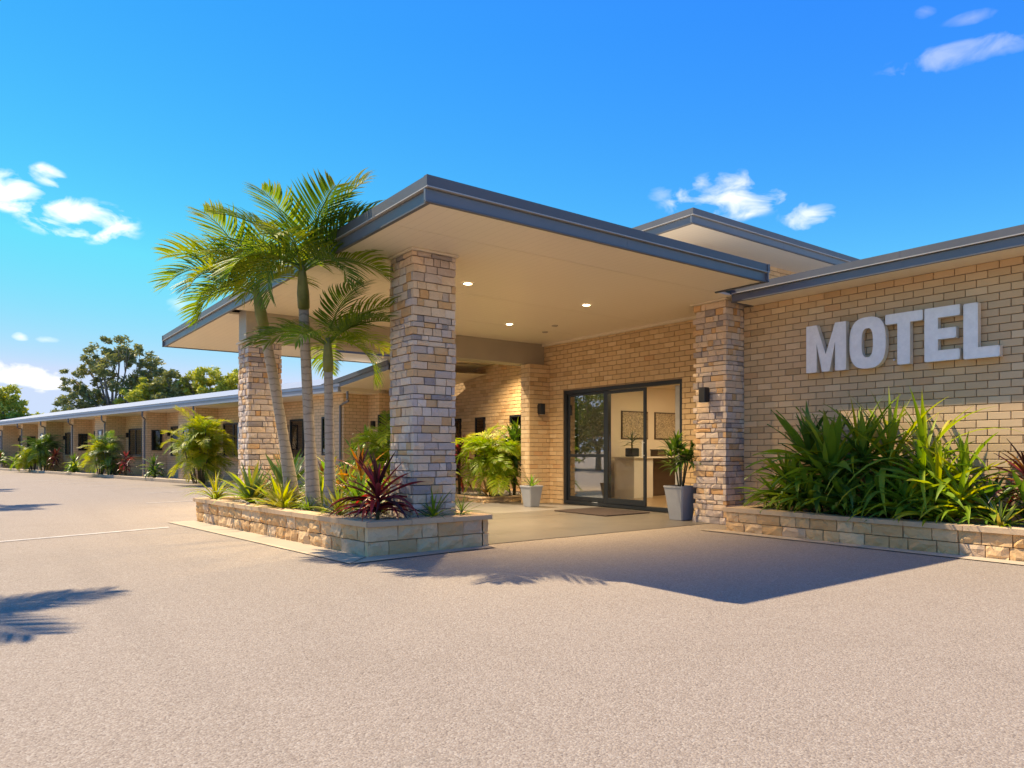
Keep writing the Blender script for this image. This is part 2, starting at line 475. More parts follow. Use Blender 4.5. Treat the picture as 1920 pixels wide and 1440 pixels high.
M['white'] = m_plain('white_laminate', (.70, .66, .58), .4, .03, 3)
M['brown'] = m_plain('brown_laminate', (.10, .06, .04), .4, .1, 3)
M['paper'] = None
M['line'] = m_plain('worn_line_paint', (.52, .475, .42), .85, .3, 9, 0, .3)
M['lamp'] = m_emit('lamp_lens', (1.0, .86, .62), 9.0)
M['lamppanel'] = m_emit('lamp_panel', (1.0, .86, .66), 9.0)
M['trim'] = m_plain('white_trim', (.72, .70, .66), .5, .05, 3)
M['curtain'] = m_plain('curtain_cloth', (.42, .40, .37), .85, .15, 5)
M['darkroom'] = m_plain('dim_room', (.06, .052, .045), .9, .2, 2)  # near-black colour stands in for the unlit rooms behind window glass
M['gumbark'] = m_bark('gum_bark', (.17, .13, .10), (.34, .29, .24), 2)
M['palmbark'] = m_bark('palm_bark', (.30, .255, .215), (.46, .40, .34), 12)
M['shaft'] = m_plain('palm_crownshaft', (.17, .19, .055), .45, .25, 8)
M['stem'] = m_bark('cane_stem', (.10, .08, .04), (.18, .15, .08), 16)
M['palm'] = m_leaf('palm_leaf', (0.125, 0.231, 0.0252), (0.189, 0.301, 0.0308), (0.295, 0.364, 0.042), .36)
M['palmyellow'] = m_leaf('palm_leaf_yellow', (.17, .25, .02), (.25, .31, .025), (.32, .34, .03), .36)
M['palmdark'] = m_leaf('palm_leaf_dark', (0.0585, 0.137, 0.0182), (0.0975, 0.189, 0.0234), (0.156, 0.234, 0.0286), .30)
M['lime'] = m_leaf('lime_leaf', (.15, .27, .02), (.23, .35, .025), (.33, .40, .035), .38, .5, .3)
M['golden'] = m_leaf('golden_leaf', (.26, .33, .02), (.40, .42, .025), (.48, .44, .035), .38, .5, .3)
M['green'] = m_leaf('glossy_green_leaf', (0.075, 0.188, 0.0225), (0.131, 0.263, 0.03), (0.225, 0.35, 0.0375), .32, .42, .4)
M['dark'] = m_leaf('dark_green_leaf', (0.0322, 0.092, 0.0184), (0.0575, 0.132, 0.0253), (0.103, 0.184, 0.0322), .24, .32)
M['bluegreen'] = m_leaf('blue_green_leaf', (0.0633, 0.121, 0.0633), (0.115, 0.178, 0.0862), (0.184, 0.23, 0.0805), .22, .45)
M['olive'] = m_leaf('olive_yellow_leaf', (.16, .18, .03), (.26, .255, .04), (.34, .29, .06), .30, .4)
M['red'] = m_leaf('crimson_leaf', (0.138, 0.0204, 0.0449), (0.286, 0.0306, 0.0571), (0.689, 0.0449, 0.0449), .30, .30, .55)
M['maroon'] = m_leaf('maroon_leaf', (.035, .010, .013), (.075, .018, .02), (.14, .03, .025), .24, .33)
M['orange'] = m_leaf('orange_leaf', (.30, .10, .015), (.42, .19, .02), (.20, .20, .02), .30, .4)
M['brownleaf'] = m_leaf('bronze_leaf', (.17, .105, .045), (.27, .18, .08), (.22, .20, .08), .25, .5)
M['gum'] = m_leaf('gum_leaf', (.17, .20, .085), (.25, .275, .11), (.34, .34, .13), .24, .5)
M['gumgold'] = m_leaf('young_gum_leaf', (0.281, 0.352, 0.061), (0.463, 0.488, 0.0731), (0.585, 0.549, 0.0975), .26, .5)
M['hedge'] = m_leaf('hedge_leaf', (0.06, 0.114, 0.0168), (0.102, 0.168, 0.024), (0.156, 0.216, 0.03), .25, .45)

# ------------------------------------------------------------------ mesh libraries
def rough_block(seed, nx, nz, amp, edge=.12):
    """unit block: x,z in -.5..+.5, y 0 (back) .. 1 (rough face)"""
    r = random.Random(seed); m = MB()
    g = {}
    for i in range(nx + 1):
        for k in range(nz + 1):
            bx = i in (0, nx); bz = k in (0, nz)
            x = -.5 + i / nx + (0 if bx else r.uniform(-.3, .3) / nx)
            z = -.5 + k / nz + (0 if bz else r.uniform(-.3, .3) / nz)
            y = 1 - (amp * edge * 6 * r.uniform(.5, 1) if (bx or bz) else 0) + r.uniform(-amp, amp)
            g[i, k] = len(m.v); m.v.append((x, y, z))
    for i in range(nx):
        for k in range(nz):
            a, b, c, d = g[i, k], g[i + 1, k], g[i + 1, k + 1], g[i, k + 1]
            if r.random() < .5: m.f += [(a, b, c), (a, c, d)]
            else: m.f += [(a, b, d), (b, c, d)]
    rim = [(i, 0) for i in range(nx)] + [(nx, k) for k in range(nz)] + [(i, nz) for i in range(nx, 0, -1)] + [(0, k) for k in range(nz, 0, -1)]
    b0 = len(m.v)
    for (i, k) in rim:
        x, y, z = m.v[g[i, k]]; m.v.append((x, 0, z))
    n = len(rim)
    for q in range(n):
        m.f.append((g[rim[q]], b0 + q, b0 + (q + 1) % n, g[rim[(q + 1) % n]]))
    return m
SPLIT = [rough_block(100 + i, 5, 3, .17, .22).mesh('split_block', M['split']) for i in range(10)]
SPLITF = [rough_block(140 + i, 4, 3, .11, .25).mesh('dressed_block', M['split']) for i in range(8)]
LEDGE = [rough_block(200 + i, 3, 2, .10, .25).mesh('ledge_stone', M['ledge']) for i in range(12)]
BL, BH, BT = .24, .093, .11
def brick_mesh(seed):
    r = random.Random(seed); m = MB(); c = .004
    l, h = .5, .5
    # unit brick: x -.5...5, z -.5...5, y 0..1; chamfer given in units of an ordinary brick
    cx, cz = c / BL, c / BH
    j = lambda a: r.uniform(-a, a)
    f = [(-l + cx, 1 + j(.08), -h + cz), (l - cx, 1 + j(.08), -h + cz), (l - cx, 1 + j(.08), h - cz), (-l + cx, 1 + j(.08), h - cz)]
    e = [(-l, .8, -h), (l, .8, -h), (l, .8, h), (-l, .8, h)]
    b = [(-l, 0, -h), (l, 0, -h), (l, 0, h), (-l, 0, h)]
    m.v = f + e + b
    m.f = [(0, 1, 2, 3)] + [(i, 4 + i, 4 + (i + 1) % 4, (i + 1) % 4) for i in range(4)] + [(4 + i, 8 + i, 8 + (i + 1) % 4, 4 + (i + 1) % 4) for i in range(4)]
    return m
BRICKMB = [brick_mesh(i) for i in range(6)]
BRICKS = [b.mesh('brick', M['brick']) for b in BRICKMB]

CAMR, CAMF = Vector((.80071, -.59905)), Vector((.59905, .80071))
def project(p):
    d = p[0] * CAMF.x + p[1] * CAMF.y; r = p[0] * CAMR.x + p[1] * CAMR.y
    return (960 + 1350 * r / max(d, .01), 846 - 1350 * (p[2] - 1.12) / max(d, .01), d)

def brick_skin(part, org, u, nrm, u1, z0, z1, holes=(), limit=0, proud=.022, key=None, name='brick'):
    """lay running-bond bricks on a wall plane. org: (x,y) at u=0, u: 2D unit, nrm: outward 2D unit. Nearest `limit` become objects, the rest one joined part"""
    u = Vector(u); nrm = Vector(nrm); g = .009
    rows = int(round((z1 - z0) / BH)); h = (z1 - z0) / rows
    out = []
    for k in range(rows):
        za = z0 + k * h; zc = za + h / 2
        segs = [(0.0, u1)]
        for (a, b, ya, yb) in holes:
            if ya < zc < yb:
                ns = []
                for s0, s1 in segs:
                    if a > s0: ns.append((s0, min(a, s1)))
                    if b < s1: ns.append((max(b, s0), s1))
                segs = [(p, q) for p, q in ns if q - p > .02]
        off = (BL / 2 if k % 2 else 0)
        i0 = -1
        x = -off
        while x < u1:
            for s0, s1 in segs:
                a, b = max(x, s0), min(x + BL, s1)
                if b - a > .035:
                    out.append(((a + b) / 2, zc, b - a - g, h - g))
            x += BL
    for a in out: pass
    def mtx(t):
        uc, zc, L, H = t
        x, y = org[0] + u.x * uc, org[1] + u.y * uc
        m = Matrix(((u.x * L, nrm.x * proud, 0, x), (u.y * L, nrm.y * proud, 0, y), (0, 0, H, zc), (0, 0, 0, 1)))
        return m
    def rank(t):
        p = (org[0] + u.x * t[0], org[1] + u.y * t[0], t[1]); q = project(p)
        seen = 0 < q[0] < 1920 and q[2] > 0 and (key is None or key(p, q))
        return (0 if seen else 1, q[2])
    out.sort(key=rank)
    pick = [t for t in out[:limit] if rank(t)[0] == 0]
    rest = out[len(pick):]
    rr = random.Random(5)
    for t in pick:
        inst(name, rr.choice(BRICKS), part, mtx(t))
    if rest:
        mb = MB()
        for t in rest:
            m = mtx(t); b = len(mb.v); s = rr.choice(BRICKMB)
            mb.v += [tuple(m @ Vector(v)) for v in s.v]; mb.f += [tuple(b + i for i in f) for f in s.f]
        o = mb.build('brickwork', M['brick'], part); o['kind'] = 'stuff'

# leaves ---------------------------------------------------------------
def leaf_mesh(name, width, droop, fold=.35, nseg=7, prof='lance', twist=0.0, wave=0.0, seed=0):
    """unit long strap leaf along +Y, arching down; three vertices a row"""
    r = random.Random(seed); m = MB(); y = z = 0.0
    ph = r.uniform(0, 6)
    for i in range(nseg + 1):
        t = i / nseg
        an = -droop * (t ** 1.35)
        if i: y += math.cos(an) / nseg; z += math.sin(an) / nseg
        if prof == 'lance': wd = width * (.22 + .78 * math.sin(math.pi * min(1, t * .62 + .16)) ) * (1 - t ** 3.2)
        elif prof == 'strap': wd = width * (.75 + .25 * math.sin(math.pi * t)) * (1 - t ** 2.6)
        else: wd = width * (.08 + math.sin(math.pi * t ** .8) ** .8)
        wd = max(wd, .002) * .5
        tw = twist * t; wv = wave * math.sin(t * 9 + ph) * width
        up = fold * wd
        nx, nz = -math.sin(an), math.cos(an)
        for sgn in (-1, 0, 1):
            lx = sgn * wd * math.cos(tw); lz = (up if sgn else 0) + sgn * wd * math.sin(tw) + (wv if sgn > 0 else -wv if sgn < 0 else 0)
            m.v.append((lx, y + nx * lz, z + nz * lz))
    for i in range(nseg):
        for s in (0, 1):
            a = i * 3 + s
            m.f.append((a, a + 1, a + 4, a + 3))
    return m.mesh(name, M['green'], True)
def leafset(name, width, prof, droops, fold=.35, wave=0):
    return [leaf_mesh(name, width * random.uniform(.85, 1.15), d * random.uniform(.9, 1.1), fold, 7, prof, random.uniform(-.35, .35), wave, k) for k, d in enumerate(droops)]
LEAVES = {
    'spike': leafset('leaf', .085, 'strap', (.15, .35, .6, .9, 1.2)),
    'grassy': leafset('leaf', .055, 'strap', (.5, .9, 1.3, 1.7, 2.0)),
    'broad': leafset('leaf', .20, 'lance', (.25, .5, .8, 1.2, 1.6), .25, .05),
    'cordy': leafset('leaf', .155, 'lance', (.2, .45, .8, 1.2, 1.5), .45, .03),
    'oval': leafset('leaf', .42, 'oval', (.3, .6, .9, 1.1), .2, .04),
    'thin': leafset('leaf', .04, 'strap', (.3, .7, 1.1, 1.5)),
}
def place(loc, az, el, s, roll=0.0):
    return Matrix.Translation(loc) @ Matrix.Rotation(az, 4, 'Z') @ Matrix.Rotation(el, 4, 'X') @ Matrix.Rotation(roll, 4, 'Y') @ Matrix.Diagonal((s, s, s, 1))
def plant(name, label, cat, loc, stems, mats, kind='cordy', seed=0, group=None, wfac=1.0, sc=1.0):
    """stems: (dx, dy, height, leaves, leaf length, lowest elevation deg, highest elevation deg)"""
    r = random.Random(seed); t = thing(name, label, cat, loc, group)
    L = LEAVES[kind]
    for (dx, dy, h, n, ln, lo, hi) in stems:
        dx, dy, h, ln = dx * sc, dy * sc, h * sc, ln * sc
        base = Vector(loc) + Vector((dx * .35, dy * .35, 0)); top = Vector(loc) + Vector((dx, dy, h))
        if h > .08:
            mid = base.lerp(top, .5) + Vector((r.uniform(-.02, .02), r.uniform(-.02, .02), 0))
            MB().tube([base - Vector((0, 0, .03)), mid, top], [.022, .019, .016], 6).build('stem', M['stem'], t, True)
        for i in range(n):
            f = i / max(1, n - 1)
            az = i * 2.39996 + r.uniform(-.3, .3)
            el = R(lo + (hi - lo) * f ** .9 + r.uniform(-9, 9))
            dr = min(len(L) - 1, max(0, int((1 - f) * len(L) + r.uniform(-.9, .7))))
            s = ln * r.uniform(.75, 1.12) * (.8 + .4 * math.sin(math.pi * min(1, f * .8 + .2)))
            p = top - Vector((0, 0, min(h, .28) * (1 - f) * r.uniform(.6, 1)))
            me = r.choice(L[max(0, dr - 1):dr + 1]); ro = r.uniform(-.35, .35); wf = wfac * r.uniform(.85, 1.2)
            for _try in range(9):                       # a leaf rests on the ground, it does not pass through it
                m = place(p, az, el, s, ro) @ Matrix.Diagonal((wf, 1, 1, 1))
                if min((m @ me.vertices[q].co).z for q in (10, 13, 16, 19, 22)) > loc[2] + .015: break
                el += R(13)
            inst('leaf', me, t, m, r.choice(mats))
    return t

def frond_mesh(seed, droop, nl=36, llen=.46, spread=1.0, lw=.0145, vee=.42, ldroop=1.15):
    """unit long feather frond along +Y"""
    r = random.Random(seed); m = MB(); pts = []; y = z = 0.0; n = 14; tang = []
    for i in range(n + 1):
        t = i / n; an = -droop * t ** 1.4
        if i: y += math.cos(an) / n; z += math.sin(an) / n
        pts.append(Vector((0, y, z))); tang.append(an)
    m.tube(pts, [.013 * (1 - .8 * i / n) for i in range(n + 1)], 4)
    for k in range(nl):
        t = .16 + .84 * (k + .5) / nl
        i = min(n - 1, int(t * n)); fr = t * n - i
        p = pts[i].lerp(pts[i + 1], fr); an = tang[i] * (1 - fr) + tang[i + 1] * fr
        T = Vector((0, math.cos(an), math.sin(an))); Nn = Vector((0, -math.sin(an), math.cos(an)))
        ll = llen * (math.sin(math.pi * min(1, (.22 + .72 * t))) ** .6) * r.uniform(.88, 1.1)
        for s in (-1, 1):
            fwd = .35 + .75 * t + r.uniform(-.1, .1)
            d = (Vector((s, 0, 0)) * spread + T * fwd + Nn * (vee + r.uniform(-.2, .2))).normalized()
            q = p.copy(); b = len(m.v); wdir = (T - d * T.dot(d)).normalized()
            ns = 4
            for j in range(ns + 1):
                tt = j / ns
                wd = lw * (.55 + .9 * math.sin(math.pi * tt ** .7)) * .5 * (1 if j < ns else .05)
                m.v.append(tuple(q - wdir * wd)); m.v.append(tuple(q + wdir * wd))
                dd = (d - Vector((0, 0, 1)) * ldroop * tt ** 1.2).normalized()
                q = q + dd * ll / ns
            for j in range(ns):
                a = b + 2 * j; m.f.append((a, a + 1, a + 3, a + 2))
    return m.mesh('frond', M['palm'])
FRONDS = [frond_mesh(1, .5), frond_mesh(2, .9), frond_mesh(3, 1.3), frond_mesh(4, 1.75), frond_mesh(5, 2.1)]
CANE = [frond_mesh(11, .6, 18, .40, 1.0, .020, .3, .9), frond_mesh(12, 1.1, 18, .40, 1.0, .020, .3, .9), frond_mesh(13, 1.6, 18, .40, 1.0, .020, .3, .9)]
def bez(a, b, c, n):
    a, b, c = Vector(a), Vector(b), Vector(c)
    return [a * (1 - t) ** 2 + b * 2 * t * (1 - t) + c * t * t for t in [i / n for i in range(n + 1)]]
def palm(label, base, bend, top, rad, fronds, mats, seed, group=None, shaft=.45):
    r = random.Random(seed); t = thing('palm_tree', label, 'palm', base, group)
    pts = bez(base, bend, top, 14)
    rs = [rad * (1.25 - .45 * min(1, i / 5) if i < 5 else .84 - .012 * i) for i in range(15)]
    MB().tube(pts, rs, 12).build('trunk', M['palmbark'], t, True)
    d = (pts[-1] - pts[-2]).normalized(); tp = pts[-1]
    MB().tube([tp - d * .02, tp + d * shaft * .3, tp + d * shaft * .7, tp + d * shaft], [rad * .78, rad * .82, rad * .6, rad * .32], 10).build('crownshaft', M['shaft'], t, True)
    for (az, el, ln, k) in fronds:
        q = tp + d * shaft * r.uniform(.7, 1.0)
        inst('frond', FRONDS[k], t, place(q, R(az), R(el), ln * .86, r.uniform(-.4, .4)), r.choice(mats))
    return t
def cane(label, loc, n, h, spread, ln, mats, seed, group=None, name='cane_palm', low=-20):
    r = random.Random(seed); t = thing(name, label, 'palm', loc, group)
    for i in range(n):
        a = r.uniform(0, 6.28); q = r.random() ** .5 * spread
        hh = h * r.uniform(.35, 1.0)
        b = Vector(loc) + Vector((math.cos(a) * q * .4, math.sin(a) * q * .4, 0)); tp = Vector(loc) + Vector((math.cos(a) * q, math.sin(a) * q, hh))
        if i % 2 == 0: MB().tube([b, b.lerp(tp, .5), tp], [.022, .02, .015], 5).build('cane', M['stem'], t, True)
        for k in range(5):
            az = r.uniform(0, 360); el = r.uniform(low, 75)
            inst('frond', r.choice(CANE), t, place(tp, R(az), R(el), ln * r.uniform(.7, 1.15), r.uniform(-.4, .4)), r.choice(mats))
    return t

def leaf_cloud(mb, c, rad, n, size, r, squash=.8, shell=.45):
    for _ in range(n):
        v = Vector((r.gauss(0, 1), r.gauss(0, 1), r.gauss(0, 1))).normalized() * rad * (shell + (1 - shell) * r.random() ** .6) * r.uniform(.75, 1.15)
        p = Vector(c) + Vector((v.x, v.y, v.z * squash))
        a = Vector((r.gauss(0, 1), r.gauss(0, 1), r.gauss(0, .7) - .4)).normalized()
        b = a.orthogonal().normalized(); b = (Matrix.Rotation(r.uniform(0, 6.28), 3, a) @ b)
        s = size * r.uniform(.6, 1.3)
        i = len(mb.v)
        mb.v += [tuple(p - a * s), tuple(p - b * s * .32), tuple(p + a * s), tuple(p + b * s * .32)]
        mb.f.append((i, i + 1, i + 2, i + 3))
def tree(label, base, blobs, leafn, size, matl, trunk_r, seed, name='gum_tree', group=None, cat='tree', fork=.35, squash=.8, bark='gumbark'):
    """blobs: (right, depth, height, radius) offsets from the base, right across the view"""
    r = random.Random(seed); t = thing(name, label, cat, base, group)
    rt = Vector((.80071, -.59905, 0)); fd = Vector((.59905, .80071, 0)); B = Vector(base)
    hmax = max(b[2] for b in blobs); mb = MB(); tk = MB()
    top = B + Vector((0, 0, hmax * fork))
    tk.tube([B - Vector((0, 0, .2)), B.lerp(top, .5) + rt * r.uniform(-.1, .1), top], [trunk_r * 1.25, trunk_r, trunk_r * .8], 8)
    for (dx, dd, h, rad) in blobs:
        c = B + rt * dx + fd * dd + Vector((0, 0, h))
        mid = top.lerp(c, .5) + Vector((0, 0, -.12 * (c - top).length)) + rt * r.uniform(-.15, .15)
        if c.z > top.z: tk.tube([top - Vector((0, 0, trunk_r)), mid, c], [trunk_r * .55, trunk_r * .33, trunk_r * .1], 6)
        for q in range(4):
            e = c + Vector((r.uniform(-1, 1), r.uniform(-1, 1), r.uniform(-.6, .8))) * rad * .8
            tk.tube([mid.lerp(c, r.uniform(.3, 1)), e], [trunk_r * .14, trunk_r * .05], 4)
        k = max(3, int(6 * rad))
        sub = [(c + Vector((r.uniform(-1, 1), r.uniform(-1, 1), r.uniform(-.8, .8))) * rad * .92, rad * r.uniform(.22, .46)) for _ in range(13)]
        for (sc, sr) in sub:
            leaf_cloud(mb, sc, sr, int(leafn * rad * rad / 12), size, r, squash)
    tk.build('trunk', M[bark], t, True)
    me = bpy.data.meshes.new('crown'); me.from_pydata(mb.v, [], mb.f); me.materials.append(M[matl])
    reg(bpy.data.objects.new('crown', me), t)
    return t

# ================================================================== THE SETTING
g = MB(); g.quad((-1500, -1500, 0), (1500, -1500, 0), (1500, 1500, 0), (-1500, 1500, 0))
struct(g.build('car_park', M['agg']))
# sealed concrete under the entrance canopy
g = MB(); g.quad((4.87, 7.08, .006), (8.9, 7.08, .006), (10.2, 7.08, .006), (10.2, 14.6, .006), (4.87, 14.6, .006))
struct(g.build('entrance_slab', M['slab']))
g = MB()
for y0, y1 in ((7.08, 9.6), (9.6, 12.1)): g.quad((4.9, y1 - .006, .0085), (10.0, y1 - .006, .0085), (10.0, y1 + .006, .0085), (4.9, y1 + .006, .0085))
struct(g.build('slab_joint', M['stonejoint']))
# pale concrete edging round the planters
g = MB()
g.quad((2.98, 6.66, .010), (3.33, 7.02, .010), (2.83, 12.3, .010), (2.43, 12.3, .010))
struct(g.build('planter_edging', M['concrete']))
g = MB(); g.quad((3.0, 6.655, .011), (4.86, 6.80, .011), (4.86, 7.07, .011), (3.34, 7.0, .011)); struct(g.build('front_edging', M['concrete']))
g = MB(); g.quad((8.18, -1, .010), (8.45, -1, .010), (8.45, 6.40, .010), (8.22, 6.6, .010)); struct(g.build('wall_edging', M['concrete']))
g = MB(); g.quad((2.30, 11.42, .005), (2.30, 11.55, .005), (-1.5, 10.45, .005), (-1.5, 10.34, .005)); struct(g.build('painted_line', M['line']))
for x0, y0, x1, y1 in ((3.69, 21.14, 5.4, 21.45), (3.54, 23.95, 5.4, 24.3), (2.92, 26.43, 4.9, 26.8), (2.35, 29.2, 4.4, 29.6), (2.97, 17.04, 4.6, 17.3), (1.8, 32.4, 3.9, 32.8)):
    g = MB(); g.quad((x0, y0, .005), (x1, y1, .005), (x1, y1 + .11, .005), (x0, y0 + .11, .005)); struct(g.build('painted_line', M['line']))

# ================================================================== RECEPTION BUILDING
RB = thing('reception_building', 'tan brick motel reception with flat slate roofs and glass entry', 'building', (10.5, 8, 0))
DX = 10.02                # entry wall plane
MX = 9.6                  # sign wall plane
# sign wall
wall = MB().box(MX, MX + .25, -3.0, 6.8, 0, 3.36).build('wall', M['mortar'], RB)
wall['label'] = 'tan brick wall behind the white letters'
brick_skin(wall, (MX, 6.8), (0, -1), (-1, 0), 9.8, 0.0, 3.35, (), 300, .02, lambda p, q: p[2] > .75)
# entry wall with the door opening
wall = MB().box(DX, DX + .2, 6.8, 8.37, 0, 3.46).box(DX, DX + .2, 11.57, 12.62, 0, 3.46).box(DX, DX + .2, 8.37, 11.57, 2.4, 3.46).build('wall', M['mortar'], RB)
wall['label'] = 'tan brick wall round the glass entry'
brick_skin(wall, (DX, 12.62), (0, -1), (-1, 0), 12.62 - 7.43, 0.0, 3.45, ((12.62 - 11.57, 12.62 - 8.37, 0, 2.4),), 300, .02)
# brick pier left of the door
pier = MB().box(9.46, DX - .001, 12.02, 12.30, 0, 2.98).build('pier', M['mortar'], RB)
brick_skin(pier, (9.44, 12.02), (1, 0), (0, -1), .56, 0, 2.98, (), 120, .02)
brick_skin(pier, (9.46, 12.30), (0, -1), (-1, 0), .28, 0, 2.98, (), 0, .02)
# side wall beyond, joining the room wing
side = MB().box(11.15, 11.35, 12.6, 18.6, 0, 3.449).box(10.02, 11.15, 12.9, 13.05, 0, 3.46).build('wall', M['mortar'], RB)
side['label'] = 'brick wall behind the garden bed by the entry'
WH = ((18.6 - 14.95, 18.6 - 14.0, .9, 2.05), (18.6 - 16.55, 18.6 - 16.1, .9, 2.05), (18.6 - 17.75, 18.6 - 17.3, .9, 2.05))
brick_skin(side, (11.15, 18.6), (0, -1), (-1, 0), 5.6, 0, 3.44, WH, 150, .02, lambda p, q: q[0] > 845)
for a, b, z0, z1 in WH:
    y1, y0 = 18.6 - a, 18.6 - b
    wdw = MB().box(11.10, 11.14, y0, y1, z0, z0 + .05).box(11.10, 11.14, y0, y1, z1 - .05, z1).box(11.10, 11.14, y0, y0 + .045, z0, z1).box(11.10, 11.14, y1 - .045, y1, z0, z1).build('window', M['black'], RB)
    MB().box(11.122, 11.128, y0 + .045, y1 - .045, z0 + .05, z1 - .05).build('pane', M['winglass'], wdw)
    MB().box(11.151 - .02, 11.1495, y0 + .01, y1 - .01, z0, z1).build('dim_room_panel', M['darkroom'], wdw)  # dark panel painting the unlit room behind the pane
# rest of the walls, closing the building
MB().box(MX + .25, DX, 6.6, 6.8, 0, 3.36).box(10.3, 18, -3.0, -2.8, 0, 3.36).box(17.8, 18, -2.8, 13.2, 0, 3.4).build('outer_wall', M['brickfar'], RB)
# roofs --------------------------------------------------------------
def fascia_run(parent, x0, y0, x1, y1, z0, z1, nx, ny, capf=.47, name='fascia', t=.03):
    """two-tier fascia between two corners; (nx,ny) outward"""
    zc = z1 - (z1 - z0) * capf
    def slab(o0, o1, za, zb, mt, nm):
        ax, ay = x0 + nx * o0, y0 + ny * o0; bx, by = x1 + nx * o0, y1 + ny * o0
        cx, cy = x1 + nx * o1, y1 + ny * o1; dx, dy = x0 + nx * o1, y0 + ny * o1
        return MB().prism([(ax, ay), (bx, by), (cx, cy), (dx, dy)], za, zb).build(nm, M[mt], parent)
    slab(0, t, z0, zc - .012, 'fascia', name)
    slab(0, t + .012, z0 - .012, z0 + .004, 'fasciacap', name + '_drip')
    slab(0, t + .028, zc + .008, z1, 'fasciacap', name + '_cap')
    slab(0, t + .036, zc - .003, zc + .0075, 'lip', name + '_lip')
    L = math.hypot(x1 - x0, y1 - y0); k = int(L / 2.9)
    for q in range(1, k + 1):
        f = q / (k + 1); ux, uy = (x1 - x0) / L, (y1 - y0) / L; cx, cy = x0 + (x1 - x0) * f, y0 + (y1 - y0) * f
        for o1, za, zb, mt in ((t + .002, z0 + .005, zc - .013, 'fascia'), (t + .0295, zc + .009, z1 - .001, 'fasciacap')):
            MB().prism([(cx - ux * .02, cy - uy * .02), (cx + ux * .02, cy + uy * .02), (cx + ux * .02 + nx * o1, cy + uy * .02 + ny * o1), (cx - ux * .02 + nx * o1, cy - uy * .02 + ny * o1)], za, zb).build(name + '_lap', M[mt], parent)
EZ = 3.35
MB().box(9.13, MX, -3.0, 6.63, EZ, EZ + .03).build('eave_soffit', M['soffit'], RB)
fascia_run(RB, 9.10, -3.0, 9.10, 6.62, EZ, EZ + .21, -1, 0)
fascia_run(RB, 9.065, 6.62, 9.62, 6.62, EZ, EZ + .205, 0, 1, t=.02)
MB().box(9.11, 18.2, -3.1, 6.60, EZ + .17, EZ + .203).box(10.03, 18.2, 6.62, 13.2, 3.47, 3.56).build('roof', M['flatroof'], RB)
# raised clerestory and its flat roof
cl = MB().box(10.5, 17, 8.7, 13, 3.5, 4.94).build('clerestory_wall', M['mortar'], RB)
brick_skin(cl, (10.5, 8.7), (1, 0), (0, -1), 6.4, 3.52, 4.94, (), 0, .02)
brick_skin(cl, (10.5, 13), (0, -1), (-1, 0), 4.3, 3.52, 4.94, (), 0, .02)
MB().box(9.63, 17.6, 7.83, 13.6, 4.93, 4.96).build('upper_soffit', M['soffit'], RB)
fascia_run(RB, 9.63, 7.83, 9.63, 13.6, 4.93, 5.17, -1, 0, name='upper_fascia')
fascia_run(RB, 9.57, 7.83, 17.6, 7.83, 4.93, 5.17, 0, -1, name='upper_fascia')
MB().box(9.64, 17.6, 7.84, 13.6, 5.12, 5.165).build('upper_roof', M['flatroof'], RB)
# lobby shell ---------------------------------------------------------
MB().box(DX + .2, 17.7, 6.9, 12.9, -.05, .012).build('lobby_floor', M['infloor'], RB)
MB().box(DX + .2, 17.7, 12.6, 12.85, .012, 2.8).box(17.5, 17.7, 6.9, 12.6, .012, 2.8).box(DX + .2, 17.5, 6.82, 6.95, .012, 2.8).build('lobby_wall', M['inwall'], RB)
MB().box(DX + .2, 17.5, 6.95, 12.6, 2.74, 2.8).build('lobby_ceiling', M['cream'], RB)
for x, y in ((11.6, 9.2), (13.4, 10.6), (15.6, 9.6)):
    c = MB().box(x - .33, x + .33, y - .33, y + .33, 2.715, 2.739).build('ceiling_light', M['trim'], RB)
    MB().box(x - .30, x + .30, y - .30, y + .30, 2.70, 2.7145).build('diffuser', M['lamppanel'], c)
# door ----------------------------------------------------------------
def frame(x0, x1, y0, y1, z0, z1, w, mb=None, wb=None):
    mb = mb or MB(); wb = wb or w
    mb.cbox(x0, x1, y0, y0 + w, z0, z1, .004).cbox(x0, x1, y1 - w, y1, z0, z1, .004)
    mb.cbox(x0, x1, y0 + w, y1 - w, z1 - w, z1, .004).cbox(x0, x1, y0 + w, y1 - w, z0, z0 + wb, .004)
    return mb
door = frame(DX + .01, DX + .13, 8.372, 11.568, .014, 2.398, .075).cbox(DX + .015, DX + .125, 10.27, 10.35, .02, 2.32, .004).build('entrance_door', M['black'], RB)
door['label'] = 'black framed glass sliding entrance door'
frame(DX + .05, DX + .09, 10.36, 11.49, .09, 2.32, .05, wb=.09).cbox(DX + .052, DX + .088, 10.41, 11.44, 1.0, 1.06, .004).build('fixed_panel', M['black'], door)
MB().box(DX + .066, DX + .072, 10.40, 11.45, .17, 2.28).build('pane', M['mirror'], door)
frame(DX - .005, DX + .038, 9.24, 10.30, .09, 2.31, .06, wb=.11).build('sliding_leaf', M['black'], door)
MB().box(DX + .014, DX + .020, 9.29, 10.25, .19, 2.26).build('pane', M['glass'], door)
MB().tube([(DX - .05, 9.27, 1.0), (DX - .05, 9.27, 1.32)], .013, 8).box(DX - .05, DX - .006, 9.262, 9.278, 1.03, 1.05).box(DX - .05, DX - .006, 9.262, 9.278, 1.27, 1.29).build('handle', M['trim'], door)
MB().box(DX + .10, DX + .15, 8.45, 8.62, .03, 2.3).build('curtain', M['curtain'], door)

